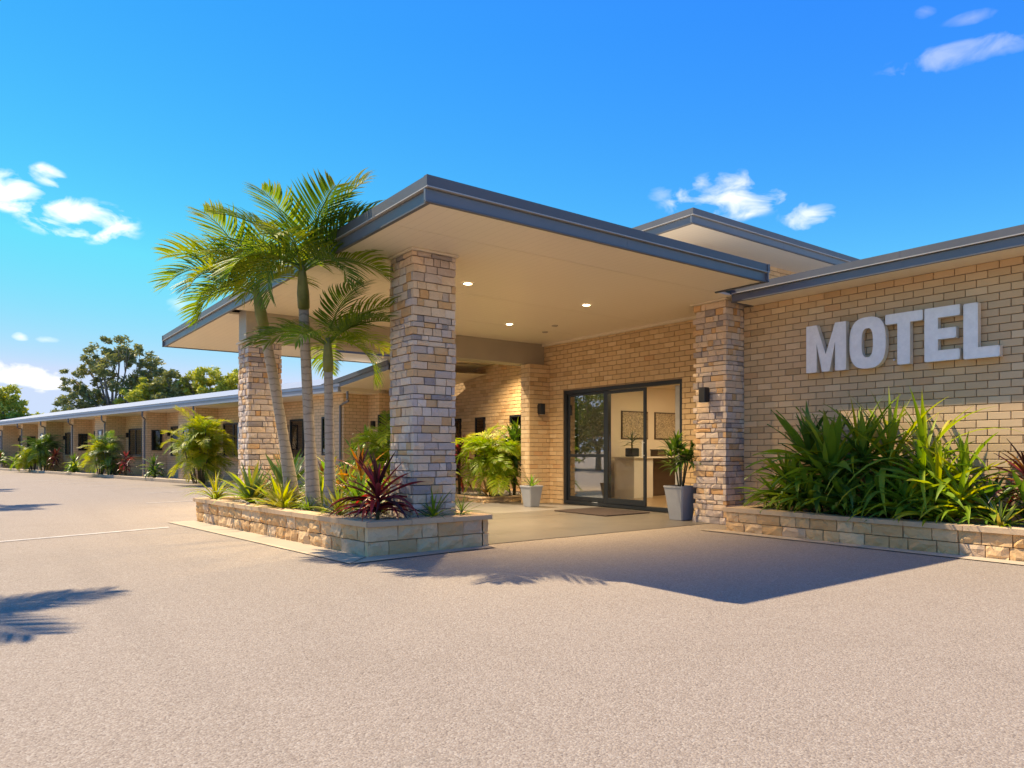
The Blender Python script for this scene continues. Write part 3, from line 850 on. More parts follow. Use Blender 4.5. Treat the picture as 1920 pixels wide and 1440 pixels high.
# ================================================================== ENTRANCE CANOPY
CZ = 3.45
CN = thing('entrance_canopy', 'wide flat porte-cochere canopy with cream soffit and slate fascia', 'canopy', (3.9, 7, 0))
for x0, x1, y0, y1 in ((3.42, 8.68, 5.85, 6.66), (3.42, 10.0, 6.668, 8.95), (3.42, 10.0, 8.958, 10.75), (3.42, 10.0, 10.758, 12.2), (3.42, 6.3, 12.62, 17.4), (6.308, 11.4, 15.9, 17.4), (9.2, 11.4, 12.62, 15.892)):  # unseen opening left between panels so sun reaches the garden bed
    MB().box(x0, x1, y0, y1, CZ, CZ + .03).build('soffit_panel', M['soffit'], CN)
MB().box(3.45, 8.66, 5.88, 12.6, CZ + .17, CZ + .215).box(8.66, 10.0, 6.68, 12.6, CZ + .17, CZ + .2148).box(3.45, 6.28, 12.6, 17.38, CZ + .17, CZ + .2146).box(6.28, 11.4, 15.92, 17.38, CZ + .17, CZ + .2144).box(9.22, 11.4, 12.64, 15.88, CZ + .17, CZ + .2142).build('roof_sheet', M['flatroof'], CN)
FZ0, FZ1 = CZ - .005, CZ + .23
fascia_run(CN, 3.42, 5.85, 3.42, 17.4, FZ0, FZ1, -1, 0)
fascia_run(CN, 3.352, 5.85, 8.70, 5.85, FZ0, FZ1 - .001, 0, -1)
fascia_run(CN, 8.69, 5.78, 8.69, 6.66, FZ0, FZ1 - .002, 1, 0, t=.02)
fascia_run(CN, 3.352, 17.4, 11.4, 17.4, FZ0, FZ1 - .001, 0, 1)
fascia_run(CN, 6.29, 15.91, 9.2, 15.91, FZ0, FZ1 - .002, 0, -1, t=.02)  # edge of the opening added to let the sun through
fascia_run(CN, 9.21, 12.64, 9.21, 15.88, FZ0, FZ1 - .004, -1, 0, t=.02)
fascia_run(CN, 6.29, 12.62, 6.29, 15.9, FZ0, FZ1 - .002, 1, 0, t=.02)
fascia_run(CN, 6.3, 12.60, 9.2, 12.60, CZ + .02, FZ1 - .003, 0, 1, t=.02)
MB().cbox(3.62, DX - .002, 12.2, 12.6, 2.99, CZ + .04, .006).build('beam', M['beam'], CN)
MB().box(9.93, 9.999, 7.45, 12.19, CZ - .05, CZ - .001).build('cornice', M['cream'], CN)
def downlight(parent, x, y, z, lit=True):
    r = MB(); n = 20
    for k in range(n):
        a, b = 2 * math.pi * k / n, 2 * math.pi * (k + 1) / n
        ca, sa, cb, sb = math.cos(a), math.sin(a), math.cos(b), math.sin(b)
        r.quad((x + .058 * ca, y + .058 * sa, z - .012), (x + .085 * ca, y + .085 * sa, z - .008), (x + .085 * cb, y + .085 * sb, z - .008), (x + .058 * cb, y + .058 * sb, z - .012))
        r.quad((x + .085 * ca, y + .085 * sa, z - .008), (x + .088 * ca, y + .088 * sa, z - .0005), (x + .088 * cb, y + .088 * sb, z - .0005), (x + .085 * cb, y + .085 * sb, z - .008))
    o = r.build('downlight', M['trim'], parent)
    ln = MB(); ln.v = [(x + .058 * math.cos(2 * math.pi * k / n), y + .058 * math.sin(2 * math.pi * k / n), z - .010) for k in range(n)]; ln.f = [tuple(range(n))]
    ln.build('lens', M['lamp'] if lit else M['trim'], o)
    L = bpy.data.lights.new('downlight_lamp', 'SPOT'); L.energy = 165; L.color = (1.0, .85, .64); L.spot_size = R(140); L.spot_blend = 1.0; L.shadow_soft_size = .05
    reg(bpy.data.objects.new('downlight_lamp', L), o, Matrix.Translation((x, y, z - .03)))
for x, y in ((5.49, 8.36), (7.80, 8.45), (7.85, 10.57), (5.5, 10.57), (5.0, 14.2)): downlight(CN, x, y, CZ)
for x, y in ((8.62, 10.2), (8.93, 10.86)):
    MB().tube([(x, y, CZ - .02), (x, y, CZ - .0005)], [.05, .06], 14).build('speaker', M['beam'], CN)
downlight(CN, 9.6, 16.6, CZ)
downlight(CN, 10.2, 14.4, CZ)

# ================================================================== STONE PILLARS
def pillar(label, x0, x1, y0, y1, z0, z1, seed, sides='WSEN', near=True):
    """ledge-stone pillar; sides W = -X face, S = -Y face"""
    r = random.Random(seed)
    t = thing('stone_pillar', label, 'pillar', ((x0 + x1) / 2, (y0 + y1) / 2, z0), 'stone pillars of the entrance canopy')
    tk = .055
    MB().box(x0 + tk - .012, x1 - tk + .012, y0 + tk - .012, y1 - tk + .012, z0, z1).build('core', M['stonejoint'], t)
    z = z0; k = 0; rest = MB()
    while z < z1 - .01:
        h = r.choice((.062, .075, .09, .09, .105)); 
        if z + h > z1 - .04: h = z1 - z
        for s in 'WSEN':
            if s not in sides: continue
            own = (k % 2 == 0) == (s in 'WE')
            a0, a1 = (y0, y1) if s in 'WE' else (x0, x1)
            if not own: a0 += tk; a1 -= tk
            a = a0
            while a < a1 - .001:
                L = r.choice((.09, .12, .15, .19, .24))
                if a + L > a1 - .06: L = a1 - a
                c = a + L / 2; gp = .010
                d = tk + r.uniform(-.010, .014)
                if s == 'W': u, nv, o = Vector((0, 1, 0)), Vector((-1, 0, 0)), (x0 + tk, c)
                elif s == 'E': u, nv, o = Vector((0, -1, 0)), Vector((1, 0, 0)), (x1 - tk, c)
                elif s == 'S': u, nv, o = Vector((1, 0, 0)), Vector((0, -1, 0)), (c, y0 + tk)
                else: u, nv, o = Vector((-1, 0, 0)), Vector((0, 1, 0)), (c, y1 - tk)
                w = L - gp; hh = h - gp
                m = Matrix(((u.x * w, nv.x * d, 0, o[0]), (u.y * w, nv.y * d, 0, o[1]), (0, 0, hh, z + h / 2), (0, 0, 0, 1)))
                me = r.choice(LEDGE)
                if s in 'WS': inst('stone', me, t, m)
                else:
                    b = len(rest.v); rest.v += [tuple(m @ v.co) for v in me.vertices]; rest.f += [tuple(b + i for i in p.vertices) for p in me.polygons]
                a += L
        z += h; k += 1
    if rest.v:
        o = rest.build('stone_facing', M['ledge'], t); o['kind'] = 'stuff'
    MB().cbox(x0 - .03, x1 + .03, y0 - .03, y1 + .03, z1 + .001, z1 + .03, .006).build('cap_trim', M['cream'], t)
    return t
pillar('tall stone pillar rising from the near planter beside the red plant', 4.02, 4.60, 7.26, 7.84, .2, CZ - .031, 31)
pillar('stone pillar behind the palms at the far planter end', 3.67, 4.24, 12.25, 12.82, 0, 2.955, 32)
pillar('stone pillar between the glass door and the sign wall', 9.14, 9.86, 6.80, 7.43, 0, CZ - .031, 33, 'WS')

# ================================================================== RAISED PLANTERS
def block_run(parent, a, b, nrm, z0, courses, lib, r, depth=.09, lmin=.17, lmax=.34, name='block'):
    a, b = Vector(a), Vector(b); L = (b - a).length; u = (b - a) / L; nv = Vector(nrm).normalized()
    z = z0
    for ci, h in enumerate(courses):
        s = 0.0
        while s < L - .001:
            l = r.uniform(lmin, lmax)
            if s + l > L - lmin * .8: l = L - s
            c = a + u * (s + l / 2); w, hh = l - .009, h - .009
            d = depth * r.uniform(.92, 1.08)
            m = Matrix(((u.x * w, nv.x * d, 0, c.x), (u.y * w, nv.y * d, 0, c.y), (0, 0, hh, z + h / 2), (0, 0, 0, 1)))
            inst(name, r.choice(lib), parent, m)
            s += l
        z += h
def inset(poly, d):
    n = len(poly); out = []
    for i in range(n):
        p0, p1, p2 = (Vector(poly[(i - 1) % n]), Vector(poly[i]), Vector(poly[(i + 1) % n]))
        e1, e2 = (p1 - p0).normalized(), (p2 - p1).normalized()
        n1, n2 = Vector((-e1.y, e1.x)), Vector((-e2.y, e2.x))
        bis = (n1 + n2); bis /= max(.2, bis.dot(n1))
        out.append(tuple(p1 + bis * d))
    return out
def inside(p, poly):
    c = False; n = len(poly)
    for i in range(n):
        (x0, y0), (x1, y1) = poly[i], poly[(i + 1) % n]
        if (y0 > p[1]) != (y1 > p[1]) and p[0] < (x1 - x0) * (p[1] - y0) / (y1 - y0) + x0: c = not c
    return c
def pebbles(poly, z, n, mt, label, r, size=.016):
    mb = MB()
    xs = [p[0] for p in poly]; ys = [p[1] for p in poly]
    base = [(1, 0, 0), (0, 1, 0), (-1, 0, 0), (0, -1, 0), (0, 0, .7), (0, 0, -.7)]
    tri = [(0, 1, 4), (1, 2, 4), (2, 3, 4), (3, 0, 4), (1, 0, 5), (2, 1, 5), (3, 2, 5), (0, 3, 5)]
    k = 0
    while k < n:
        p = (r.uniform(min(xs), max(xs)), r.uniform(min(ys), max(ys)))
        if not inside(p, poly): continue
        k += 1; s = size * r.uniform(.6, 1.5); a = r.uniform(0, 6.28); el = r.uniform(.6, 1.1); b = len(mb.v); zz = z + r.uniform(0, .012)
        for (x, y, q) in base:
            x, y = x * s, y * s * el
            mb.v.append((p[0] + x * math.cos(a) - y * math.sin(a) + r.uniform(-.2, .2) * s, p[1] + x * math.sin(a) + y * math.cos(a), zz + q * s))
        mb.f += [tuple(b + i for i in t) for t in tri]
    me = bpy.data.meshes.new('gravel'); me.from_pydata(mb.v, [], mb.f); me.materials.append(mt)
    return tag(reg(bpy.data.objects.new('gravel', me)), label, 'gravel', None, 'stuff')
def planter(label, poly, faces, hgt, seed, cop=.055, soil=None, splits=(0,), courses=2):
    """poly counter-clockwise; faces: indices of built faces"""
    r = random.Random(seed); cx = sum(p[0] for p in poly) / len(poly); cy = sum(p[1] for p in poly) / len(poly)
    t = thing('raised_planter', label, 'planter', (cx, cy, 0))
    core = inset(poly, .085)
    inn = inset(poly, .22); n = len(poly)
    hb = hgt - cop
    cm = MB()
    for i in range(n):
        j = (i + 1) % n; cm.prism([core[i], core[j], inn[j], inn[i]], 0, hb - .002)
    cm.build('core', M['stonejoint'], t)
    out = inset(poly, -.025); inc = inset(poly, .20)
    for i in range(n):
        j = (i + 1) % n; a, b = Vector(poly[i]), Vector(poly[j]); e = (b - a).normalized(); nv = Vector((e.y, -e.x))
        if i in faces:
            s0, s1 = (.0, .088) if i % 2 == 0 else (.0, .088)
            ca, cb = Vector(core[i]), Vector(core[j])
            lib = SPLIT if i in splits else SPLITF
            block_run(t, ca - e * .075, cb + e * (-.012), nv, 0, [hb / courses] * courses, lib, r, .088, .18, .36)
        # coping stones
        oa, ob, ia, ib = Vector(out[i]), Vector(out[j]), Vector(inc[i]), Vector(inc[j])
        L = (ob - oa).length; k = max(1, int(round(L / .62)))
        for q in range(k):
            f0, f1 = q / k, (q + 1) / k; gp = .003 / L
            p = [oa.lerp(ob, f0 + gp), oa.lerp(ob, f1 - gp), ia.lerp(ib, f1 - gp), ia.lerp(ib, f0 + gp)]
            MB().prism([tuple(x) for x in p], hb, hgt + r.uniform(-.003, .003)).build('coping', M['coping'], t)
    sm = MB(); sz = soil if soil is not None else hgt - .06
    sm.quad(*[(x, y, sz) for x, y in inn]); sm.build('soil', M['soil'], t)
    return inn, sz
P1 = [(3.31, 6.95), (4.87, 6.95), (4.87, 12.22), (2.83, 12.22)]
inn, sz = planter('low split-stone planter holding the palms and spiky plants', P1, (0, 3, 1, 2), .375, 41, splits=(3,))
pebbles([(3.5, 7.14), (4.66, 7.14), (4.66, 12.0), (3.1, 12.0)], sz + .004, 6500, M['pebble'], 'pale grey gravel covering the palm planter', random.Random(2))
P2 = [(8.45, -1.0), (9.55, -1.0), (9.55, 6.30), (8.45, 6.30)]
inn, sz2 = planter('long split-stone planter below the white letters', P2, (3, 2), .33, 42, splits=())
pebbles([(8.64, 1.5), (9.5, 1.5), (9.5, 6.1), (8.64, 6.1)], sz2 + .004, 6500, M['bluepebble'], 'blue grey gravel covering the planter below the letters', random.Random(3))
P3 = [(8.75, 12.75), (11.1, 12.75), (11.1, 17.6), (8.75, 17.6)]
inn, sz3 = planter('knee-low stone edged garden bed left of the glass door', P3, (0, 3), .13, 43, soil=.09, splits=(), courses=1, cop=.03)
pebbles([(8.95, 12.95), (10.9, 12.95), (10.9, 15), (8.95, 15)], .095, 1500, M['pebble'], 'grey gravel in the bed left of the glass door', random.Random(4))

# ================================================================== SIGN LETTERS
def outline(ch):
    w = dict(M=.58, O=.48, T=.46, E=.40, L=.38)[ch]; H = .66; s = .155; q = .13
    if ch == 'M': return w, H, [[(0, 0), (s, 0), (s, .40), (w / 2 - .055, 0), (w / 2 + .055, 0), (w - s, .40), (w - s, 0), (w, 0), (w, H), (w - s, H), (w / 2, .24), (s, H), (0, H)]]
    if ch == 'T': return w, H, [[(w / 2 - s / 2, 0), (w / 2 + s / 2, 0), (w / 2 + s / 2, H - q), (w, H - q), (w, H), (0, H), (0, H - q), (w / 2 - s / 2, H - q)]]
    if ch == 'E': return w, H, [[(0, 0), (w, 0), (w, q), (s, q), (s, H / 2 - q / 2), (w - .04, H / 2 - q / 2), (w - .04, H / 2 + q / 2), (s, H / 2 + q / 2), (s, H - q), (w, H - q), (w, H), (0, H)]]
    if ch == 'L': return w, H, [[(0, 0), (w, 0), (w, q), (s, q), (s, H), (0, H)]]
    n = 44; o = []; i = []
    for k in range(n):
        a = 2 * math.pi * k / n
        def sup(rx, ry, p): 
            c, sn = math.cos(a), math.sin(a)
            return (w / 2 + rx * math.copysign(abs(c) ** p, c), H / 2 + ry * math.copysign(abs(sn) ** p, sn))
        o.append(sup(w / 2, H / 2 + .01, .72)); i.append(sup(w / 2 - s, H / 2 - q, .72))
    return w, H, [o, i]
def letter(ch, y0, z0, label):
    w, H, loops = outline(ch); dep = .085; xb = MX - .045
    t = thing('sign_letter', label, 'letter', (xb, y0 - w / 2, z0), 'MOTEL wall letters')
    P = lambda p, x: (x, y0 - p[0], z0 + p[1])
    side = MB(); face = MB()
    for lp in loops:
        n = len(lp)
        for i in range(n): side.quad(P(lp[i], xb), P(lp[(i + 1) % n], xb), P(lp[(i + 1) % n], xb - dep), P(lp[i], xb - dep))
    if len(loops) == 2:
        o, i = loops; n = len(o)
        for k in range(n): face.quad(P(o[k], xb - dep), P(o[(k + 1) % n], xb - dep), P(i[(k + 1) % n], xb - dep), P(i[k], xb - dep)); side.quad(P(o[k], xb), P(o[(k + 1) % n], xb), P(i[(k + 1) % n], xb), P(i[k], xb))
    else:
        lp = loops[0]; face.quad(*[P(p, xb - dep) for p in lp]); side.quad(*[P(p, xb) for p in lp])
    side.build('letter_return', M['letterside'], t)
    f = face.mesh('letter_face', M['letter']); fo = reg(bpy.data.objects.new('letter_face', f), t)
    rim = MB()
    for lp in loops:
        n = len(lp)
        for k in range(n):
            a, b = Vector(lp[k]), Vector(lp[(k + 1) % n]); e = (b - a)
            if e.length < 1e-4: continue
            e.normalize(); nn = Vector((-e.y, e.x)) * .010
            rim.quad(P(a, xb - dep - .006), P(b, xb - dep - .006), P(b + nn, xb - dep - .006), P(a + nn, xb - dep - .006))
            rim.quad(P(a, xb - dep - .006), P(b, xb - dep - .006), P(b, xb - dep), P(a, xb - dep))
    rim.build('letter_rim', M['letter'], t)
    for px, pz in ((w * .15, H * .12), (w * .15, H * .85)):
        MB().tube([P((px, pz), MX - .018), P((px, pz), xb - .002)], .012, 6).build('standoff', M['trim'], t)
for ch, y, z in (('M', 5.68, 2.225), ('O', 5.05, 2.225), ('T', 4.575, 2.225), ('E', 4.095, 2.225), ('L', 3.655, 2.215)):
    letter(ch, y, z, 'white metal letter %s on the brick sign wall' % ch)

# ================================================================== WALL LIGHTS, POTS, MAT
def wall_light(label, p, nrm, sc=1.0):
    t = thing('wall_light', label, 'lamp', p, 'black wall lights')
    n = Vector((*nrm, 0)); u = Vector((-n.y, n.x, 0)); m = Matrix(((u.x, n.x, 0, p[0]), (u.y, n.y, 0, p[1]), (0, 0, 1, p[2]), (0, 0, 0, 1))) @ Matrix.Diagonal((sc, sc, sc, 1))
    MB().cbox(-.055, .055, 0, .02, -.09, .09, .004).build('back_plate', M['blacklamp'], t, m=m)
    MB().cbox(-.06, .06, .0205, .13, -.115, .115, .006).build('lamp_body', M['blacklamp'], t, m=m)
    MB().tube([(0, .075, -.1155), (0, .075, -.122)], .04, 12).build('lamp_lens', M['trim'], t, m=m)
wall_light('black box wall light on the stone pillar right of the door', (9.11, 7.13, 1.99), (-1, 0))
wall_light('black box wall light on the brick pier left of the door', (9.70, 11.99, 2.02), (0, -1))
def pot(label, x, y, wt, wb, h):
    t = thing('plant_pot', label, 'pot', (x, y, 0))
    m = MB()
    def ring(wd, z, c=.12):
        a = wd / 2; k = a * (1 - c)
        return [(x - k, y - a, z), (x + k, y - a, z), (x + a, y - k, z), (x + a, y + k, z), (x + k, y + a, z), (x - k, y + a, z), (x - a, y + k, z), (x - a, y - k, z)]
    rs = [ring(wb, .012), ring(wb + (wt - wb) * .5, h * .5), ring(wt, h - .03), ring(wt + .015, h - .028), ring(wt + .015, h), ring(wt - .05, h), ring(wt - .06, h - .07)]
    for a in rs: m.v += a
    for i in range(len(rs) - 1):
        for k in range(8): m.f.append((i * 8 + k, i * 8 + (k + 1) % 8, (i + 1) * 8 + (k + 1) % 8, (i + 1) * 8 + k))
    m.f.append(tuple(range(7, -1, -1)))
    m.build('body', M['pot'], t)
    s = MB(); s.quad(*ring(wt - .058, h - .05)); s.build('potting_soil', M['soil'], t)
    return t
pot('tall grey tapered pot right of the glass door', 9.2, 7.72, .40, .27, .56)
pot('small grey tapered pot left of the glass door', 8.98, 11.35, .34, .23, .43)
mt = tag(MB().cbox(8.62, 9.72, 8.86, 10.22, .010, .026, .004).build('door_mat', M['mat']), 'dark brown door mat before the glass door', 'mat')
# potted plants
t = thing('fan_palm', 'dark green fan-leaved palm in the tall grey pot', 'plant', (9.2, 7.72, .5))
r = random.Random(8)
for i in range(7):
    a = i * .9; tp = Vector((9.2 + .12 * math.cos(a), 7.72 + .12 * math.sin(a), .92 + .05 * (i % 4))); b = Vector((9.2 + .03 * math.cos(a), 7.72 + .03 * math.sin(a), .5))
    MB().tube([b, b.lerp(tp, .5), tp], [.013, .012, .009], 5).build('stem', M['stem'], t, True)
    for k in range(6):
        az = R(i * 51 + k * 60 + r.uniform(-25, 25)); el = R(r.uniform(-15, 65)); q = tp + Vector((0, 0, r.uniform(-.12, .1)))
        d = Vector((-math.sin(az) * math.cos(el), math.cos(az) * math.cos(el), math.sin(el)))
        e = q + d * .10
        for j in range(6):
            inst('leaf', r.choice(LEAVES['spike'][1:4]), t, place(e, az + R((j - 2.5) * 24), el + R(r.uniform(-15, 10)), r.uniform(.22, .32), 0) @ Matrix.Diagonal((1.9, 1, 1, 1)), M['dark'] if r.random() < .75 else M['green'])
plant('upright_succulent', 'upright green leaved plant in the small grey pot', 'plant', (8.98, 11.35, .38), [(0, 0, .0, 16, .24, 40, 85)], [M['green'], M['bluegreen']], 'spike', 9, None, 1.5, 1.25)

# ================================================================== LOBBY FURNITURE (behind the glass)
t = thing('reception_desk', 'white L-shaped reception desk inside the lobby', 'desk', (12.9, 11.9, .012))
MB().cbox(12.35, 13.0, 11.75, 12.4, .013, .95, .006).build('cabinet', M['white'], t)
MB().cbox(12.3, 15.2, 11.7, 12.45, .951, .99, .006).build('top', M['white'], t)
MB().cbox(13.0015, 14.9, 12.2, 12.4, .013, .95, .006).build('front_panel', M['brown'], t)
MB().cbox(14.901, 15.15, 11.75, 12.4, .013, .95, .006).build('cabinet', M['white'], t)
def artwork(x, label, seed):
    n = N('ink_print'); o = n.pos()
    a = n.noise(9, 6, .7, o, 2.5 + seed); v = n.math('LESS_THAN', n.math('ABSOLUTE', n.math('SUBTRACT', a, .5)), .03)
    m = n.pbr(n.mix(v, (.62, .50, .34), (.12, .10, .08)), .7)
    t = thing('framed_picture', label, 'picture', (x, 12.57, 1.6), 'pictures on the lobby wall')
    MB().box(x - .47, x + .47, 12.571, 12.596, 1.42, 2.12).build('frame', M['brown'], t)
    MB().box(x - .44, x + .44, 12.563, 12.5705, 1.45, 2.09).build('print', m, t)
artwork(13.25, 'framed line drawing on the lobby wall, the left one', 0)
artwork(14.45, 'framed line drawing on the lobby wall, the right one', 1)
t = thing('desk_pot', 'square black pot on the reception desk', 'pot', (12.65, 12.1, .99)); MB().cbox(12.53, 12.77, 11.98, 12.22, .991, 1.19, .01).build('body', M['black'], t); MB().box(12.55, 12.75, 12.0, 12.2, 1.1905, 1.195).build('potting_soil', M['soil'], t)
plant('desk_plant', 'small dark spiky plant on the reception desk', 'plant', (12.65, 12.1, 1.19), [(0, 0, .24, 22, .30, -20, 85)], [M['dark']], 'spike', 12)
t = thing('desk_box', 'small dark box on the reception desk', 'box', (13.6, 12.1, .99)); MB().cbox(13.45, 13.75, 12.0, 12.25, .991, 1.14, .008).build('body', M['brown'], t); MB().cbox(13.44, 13.76, 11.99, 12.26, 1.1405, 1.165, .006).build('lid', M['black'], t)

# ================================================================== ROOM WING
WA = math.atan2(.17727, .98416)
WO = Vector((6.74, 24.46, 0))
WMX = Matrix.Translation(WO) @ Matrix.Rotation(WA, 4, 'Z')
def wl(x, y, z=0): return tuple(WMX @ Vector((x, y, z)))
WG = thing('room_wing', 'long low brick row of motel rooms under a pale metal roof', 'building', tuple(WO))
def wb(mb, name, mt, parent=None, smooth=False): return mb.build(name, M[mt] if isinstance(mt, str) else mt, parent or WG, smooth, WMX)
S0, S1 = -6.4, 46.0
wb(MB().box(1.25, 1.45, S0, S1, 0, 2.9).box(1.45, 7, S1 - .2, S1, 0, 2.9).box(1.45, 7, S0, S0 + .2, 0, 2.9), 'wall', 'brickfar')
POSTS = [3.55 + 4.72 * k for k in range(-2, 9)]
ZE = 2.72
for k, s in enumerate(POSTS):
    blk = wb(MB().box(.42, 1.249, s, s + (.45 if k % 2 else 1.55), 0, ZE), 'blade_wall', 'brickfar')
    if k % 2 == 0:
        w_ = wb(MB().box(.38, .419, s + .5, s + .55, 1.0, 2.1).box(.38, .419, s + 1.0, s + 1.05, 1.0, 2.1).box(.38, .419, s + .55, s + 1.0, 1.0, 1.05).box(.38, .419, s + .55, s + 1.0, 2.05, 2.1), 'window', 'black')
        wb(MB().box(.395, .402, s + .55, s + 1.0, 1.05, 2.05), 'pane', 'winglass', w_); wb(MB().box(.408, .4195, s + .55, s + 1.0, 1.05, 2.05), 'dim_room_panel', 'darkroom', w_)  # dark sheet close behind the glass paints the room's shade
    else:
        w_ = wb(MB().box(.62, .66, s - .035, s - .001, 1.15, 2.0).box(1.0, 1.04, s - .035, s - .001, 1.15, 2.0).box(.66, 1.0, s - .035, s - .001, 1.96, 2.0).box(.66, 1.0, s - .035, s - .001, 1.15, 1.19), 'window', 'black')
        wb(MB().box(.66, 1.0, s - .02, s - .014, 1.19, 1.96), 'pane', 'winglass', w_); wb(MB().box(.66, 1.0, s - .008, s - .001, 1.19, 1.96), 'dim_room_panel', 'darkroom', w_)  # same dark sheet for the unlit room
    # room window and door on the recessed wall before the next post
    s0 = s - 1.75 if s > -4 else s + 2
    a, b = s - 2.15, s - .55
    w_ = wb(MB().box(1.17, 1.249, a, a + .06, .92, 2.14).box(1.17, 1.249, b - .06, b, .92, 2.14).box(1.17, 1.249, a + .06, b - .06, .92, .98).box(1.17, 1.249, a + .06, b - .06, 2.08, 2.14).box(1.18, 1.24, (a + b) / 2 - .04, (a + b) / 2 + .04, .98, 2.08), 'window', 'black')
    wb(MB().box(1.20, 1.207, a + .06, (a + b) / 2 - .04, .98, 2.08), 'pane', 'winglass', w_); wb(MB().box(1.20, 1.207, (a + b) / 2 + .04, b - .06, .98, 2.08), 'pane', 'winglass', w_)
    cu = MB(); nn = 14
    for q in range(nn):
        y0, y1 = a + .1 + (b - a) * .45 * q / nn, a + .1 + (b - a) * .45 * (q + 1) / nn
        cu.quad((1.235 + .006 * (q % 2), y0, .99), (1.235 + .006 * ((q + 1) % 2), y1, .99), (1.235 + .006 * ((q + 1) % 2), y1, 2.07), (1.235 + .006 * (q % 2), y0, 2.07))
    wb(cu, 'curtain', 'curtain', w_); wb(MB().box(1.243, 1.2485, a + .06, b - .06, .98, 2.08), 'dim_room_panel', 'darkroom', w_)  # dark sheet behind the curtain paints the unlit room
    wb(MB().box(1.10, 1.249, a - .05, b + .05, .86, .918), 'sill', 'coping')
    d_ = wb(MB().box(1.21, 1.249, a - 1.15, a - .25, .05, 2.14), 'door', 'brown'); wb(MB().tube([(1.17, a - .33, 1.05), (1.17, a - .33, 1.15)], .02, 6), 'handle', 'trim', d_)
    wb(MB().box(1.16, 1.248, s - .34, s - .22, 1.75, 1.97), 'porch_light', 'blacklamp')
    # rainwater pipe from the gutter back to the wall
    wb(MB().tube([(-.06, s - .9, ZE - .02), (-.06, s - .9, ZE - .22), (.0, s - .85, ZE - .27), (.36, s - .05, ZE - .3), (.38, s + .1, ZE - .33), (.38, s + .1, .1)], .032, 8), 'downpipe', 'fascia')
wb(MB().box(-.02, 1.249, S0, S1, 0, .07), 'walkway', 'concrete')
wb(MB().box(.02, 1.24, S0, S1, ZE, ZE + .03), 'eave_soffit', 'soffit')
rf = MB(); rf.quad((-.08, S0, ZE + .22), (-.08, S1, ZE + .22), (5.2, S1, ZE + 1.34), (5.2, S0, ZE + 1.34)).quad((5.2, S0, ZE + 1.34), (5.2, S1, ZE + 1.34), (10.4, S1, ZE + .22), (10.4, S0, ZE + .22))
wb(rf, 'roof', 'roof')
wb(MB().quad((-.02, S0, ZE + .03), (-.02, S0, ZE + .21), (5.2, S0, ZE + 1.3), (10.3, S0, ZE + .2), (10.3, S0, ZE)), 'gable', 'cream')
gt = MB().box(-.10, -.005, S0, S1, ZE - .012, ZE + .11)
wb(gt, 'gutter', 'winggutter'); wb(MB().box(-.06, -.004, S0, S1, ZE + .112, ZE + .215), 'fascia', 'wingfascia'); wb(MB().box(-.112, -.004, S0, S1, ZE + .1105, ZE + .124), 'gutter_bead', 'fasciacap')
# roof link climbing from the wing to the canopy
lk = thing('link_roof', 'short raking roof joining the room wing to the canopy', 'roof', (8.3, 17, 0))
A0, A1, B0, B1 = Vector(wl(-.02, S0 + .9, ZE)), Vector((8.15, 15.95, 3.12)), Vector(wl(3.2, S0 + .9, ZE)), Vector((11.1, 15.95, 3.2))
m = MB(); m.quad(A0, A1, B1, B0); m.build('soffit_panel', M['soffit'], lk)
up = Vector((0, 0, .24)); n_ = Vector((-.03, -.005, 0))
m = MB(); m.quad(A0, A1, A1 + up * .5, A0 + up * .5); m.build('fascia', M['fascia'], lk)
m = MB(); m.quad(A0 + up * .5 + n_, A1 + up * .5 + n_, A1 + up + n_, A0 + up + n_).quad(A0 + up * .5 + n_, A1 + up * .5 + n_, A1 + up * .5, A0 + up * .5); m.build('fascia_cap', M['fasciacap'], lk)
m = MB(); m.quad(A0 + up + n_, A1 + up + n_, B1 + up, B0 + up); m.build('roof_sheet', M['flatroof'], lk)
# kerb of the wing's garden strip
kb = thing('kerb', 'long pale concrete kerb in front of the room wing', 'kerb', wl(-.4, 18))
for k in range(18):
    MB().cbox(-.46, -.30, S0 + 2 + k * 2.6, S0 + 2 + k * 2.6 + 2.592, 0, .12, .012).build('kerb_stone', M['concrete'], kb, False, WMX)
MB().quad(*[(x, y, .06) for x, y in ((-.30, S0 + 2), (-.03, S0 + 2), (-.03, S1), (-.30, S1))]).build('soil', M['soil'], kb, False, WMX)

# ================================================================== PALMS
GP = 'palms in the near planter'
palm('leaning palm nearest the far end of the planter, fronds arching left', (3.62, 9.95, .28), (3.35, 9.75, 1.7), (2.98, 9.32, 2.75), .092,
     [(75, 46, 1.4, 3), (55, 54, 1.4, 2), (98, 38, 1.25, 3), (38, 60, 1.2, 2), (140, 45, 1.15, 2), (15, 42, 1.1, 3), (80, 14, 1.0, 3), (175, 66, 1.25, 1), (105, 66, 1.3, 1), (215, 34, 1.0, 2), (48, 28, 1.15, 4), (250, 55, 1.1, 2), (195, 50, 1.15, 2)], [M['palm'], M['palm'], M['palmyellow']], 51, GP, .5)
palm('tallest palm in the planter, crown rising above the canopy edge', (3.58, 9.12, .28), (3.45, 9.0, 1.6), (3.16, 8.38, 2.85), .088,
     [(80, 50, 1.3, 1), (130, 62, 1.2, 1), (190, 60, 1.35, 1), (215, 52, 1.45, 1), (235, 42, 1.5, 1), (60, 44, 1.3, 2), (150, 42, 1.3, 2), (100, 30, 1.25, 3), (225, 66, 1.45, 0), (40, 20, 1.1, 3), (250, 30, 1.2, 2), (200, 30, 1.15, 3), (115, 12, 1.05, 4), (20, 48, 1.2, 2)], [M['palm'], M['palm'], M['palmyellow'], M['palmdark']], 52, GP, .5)
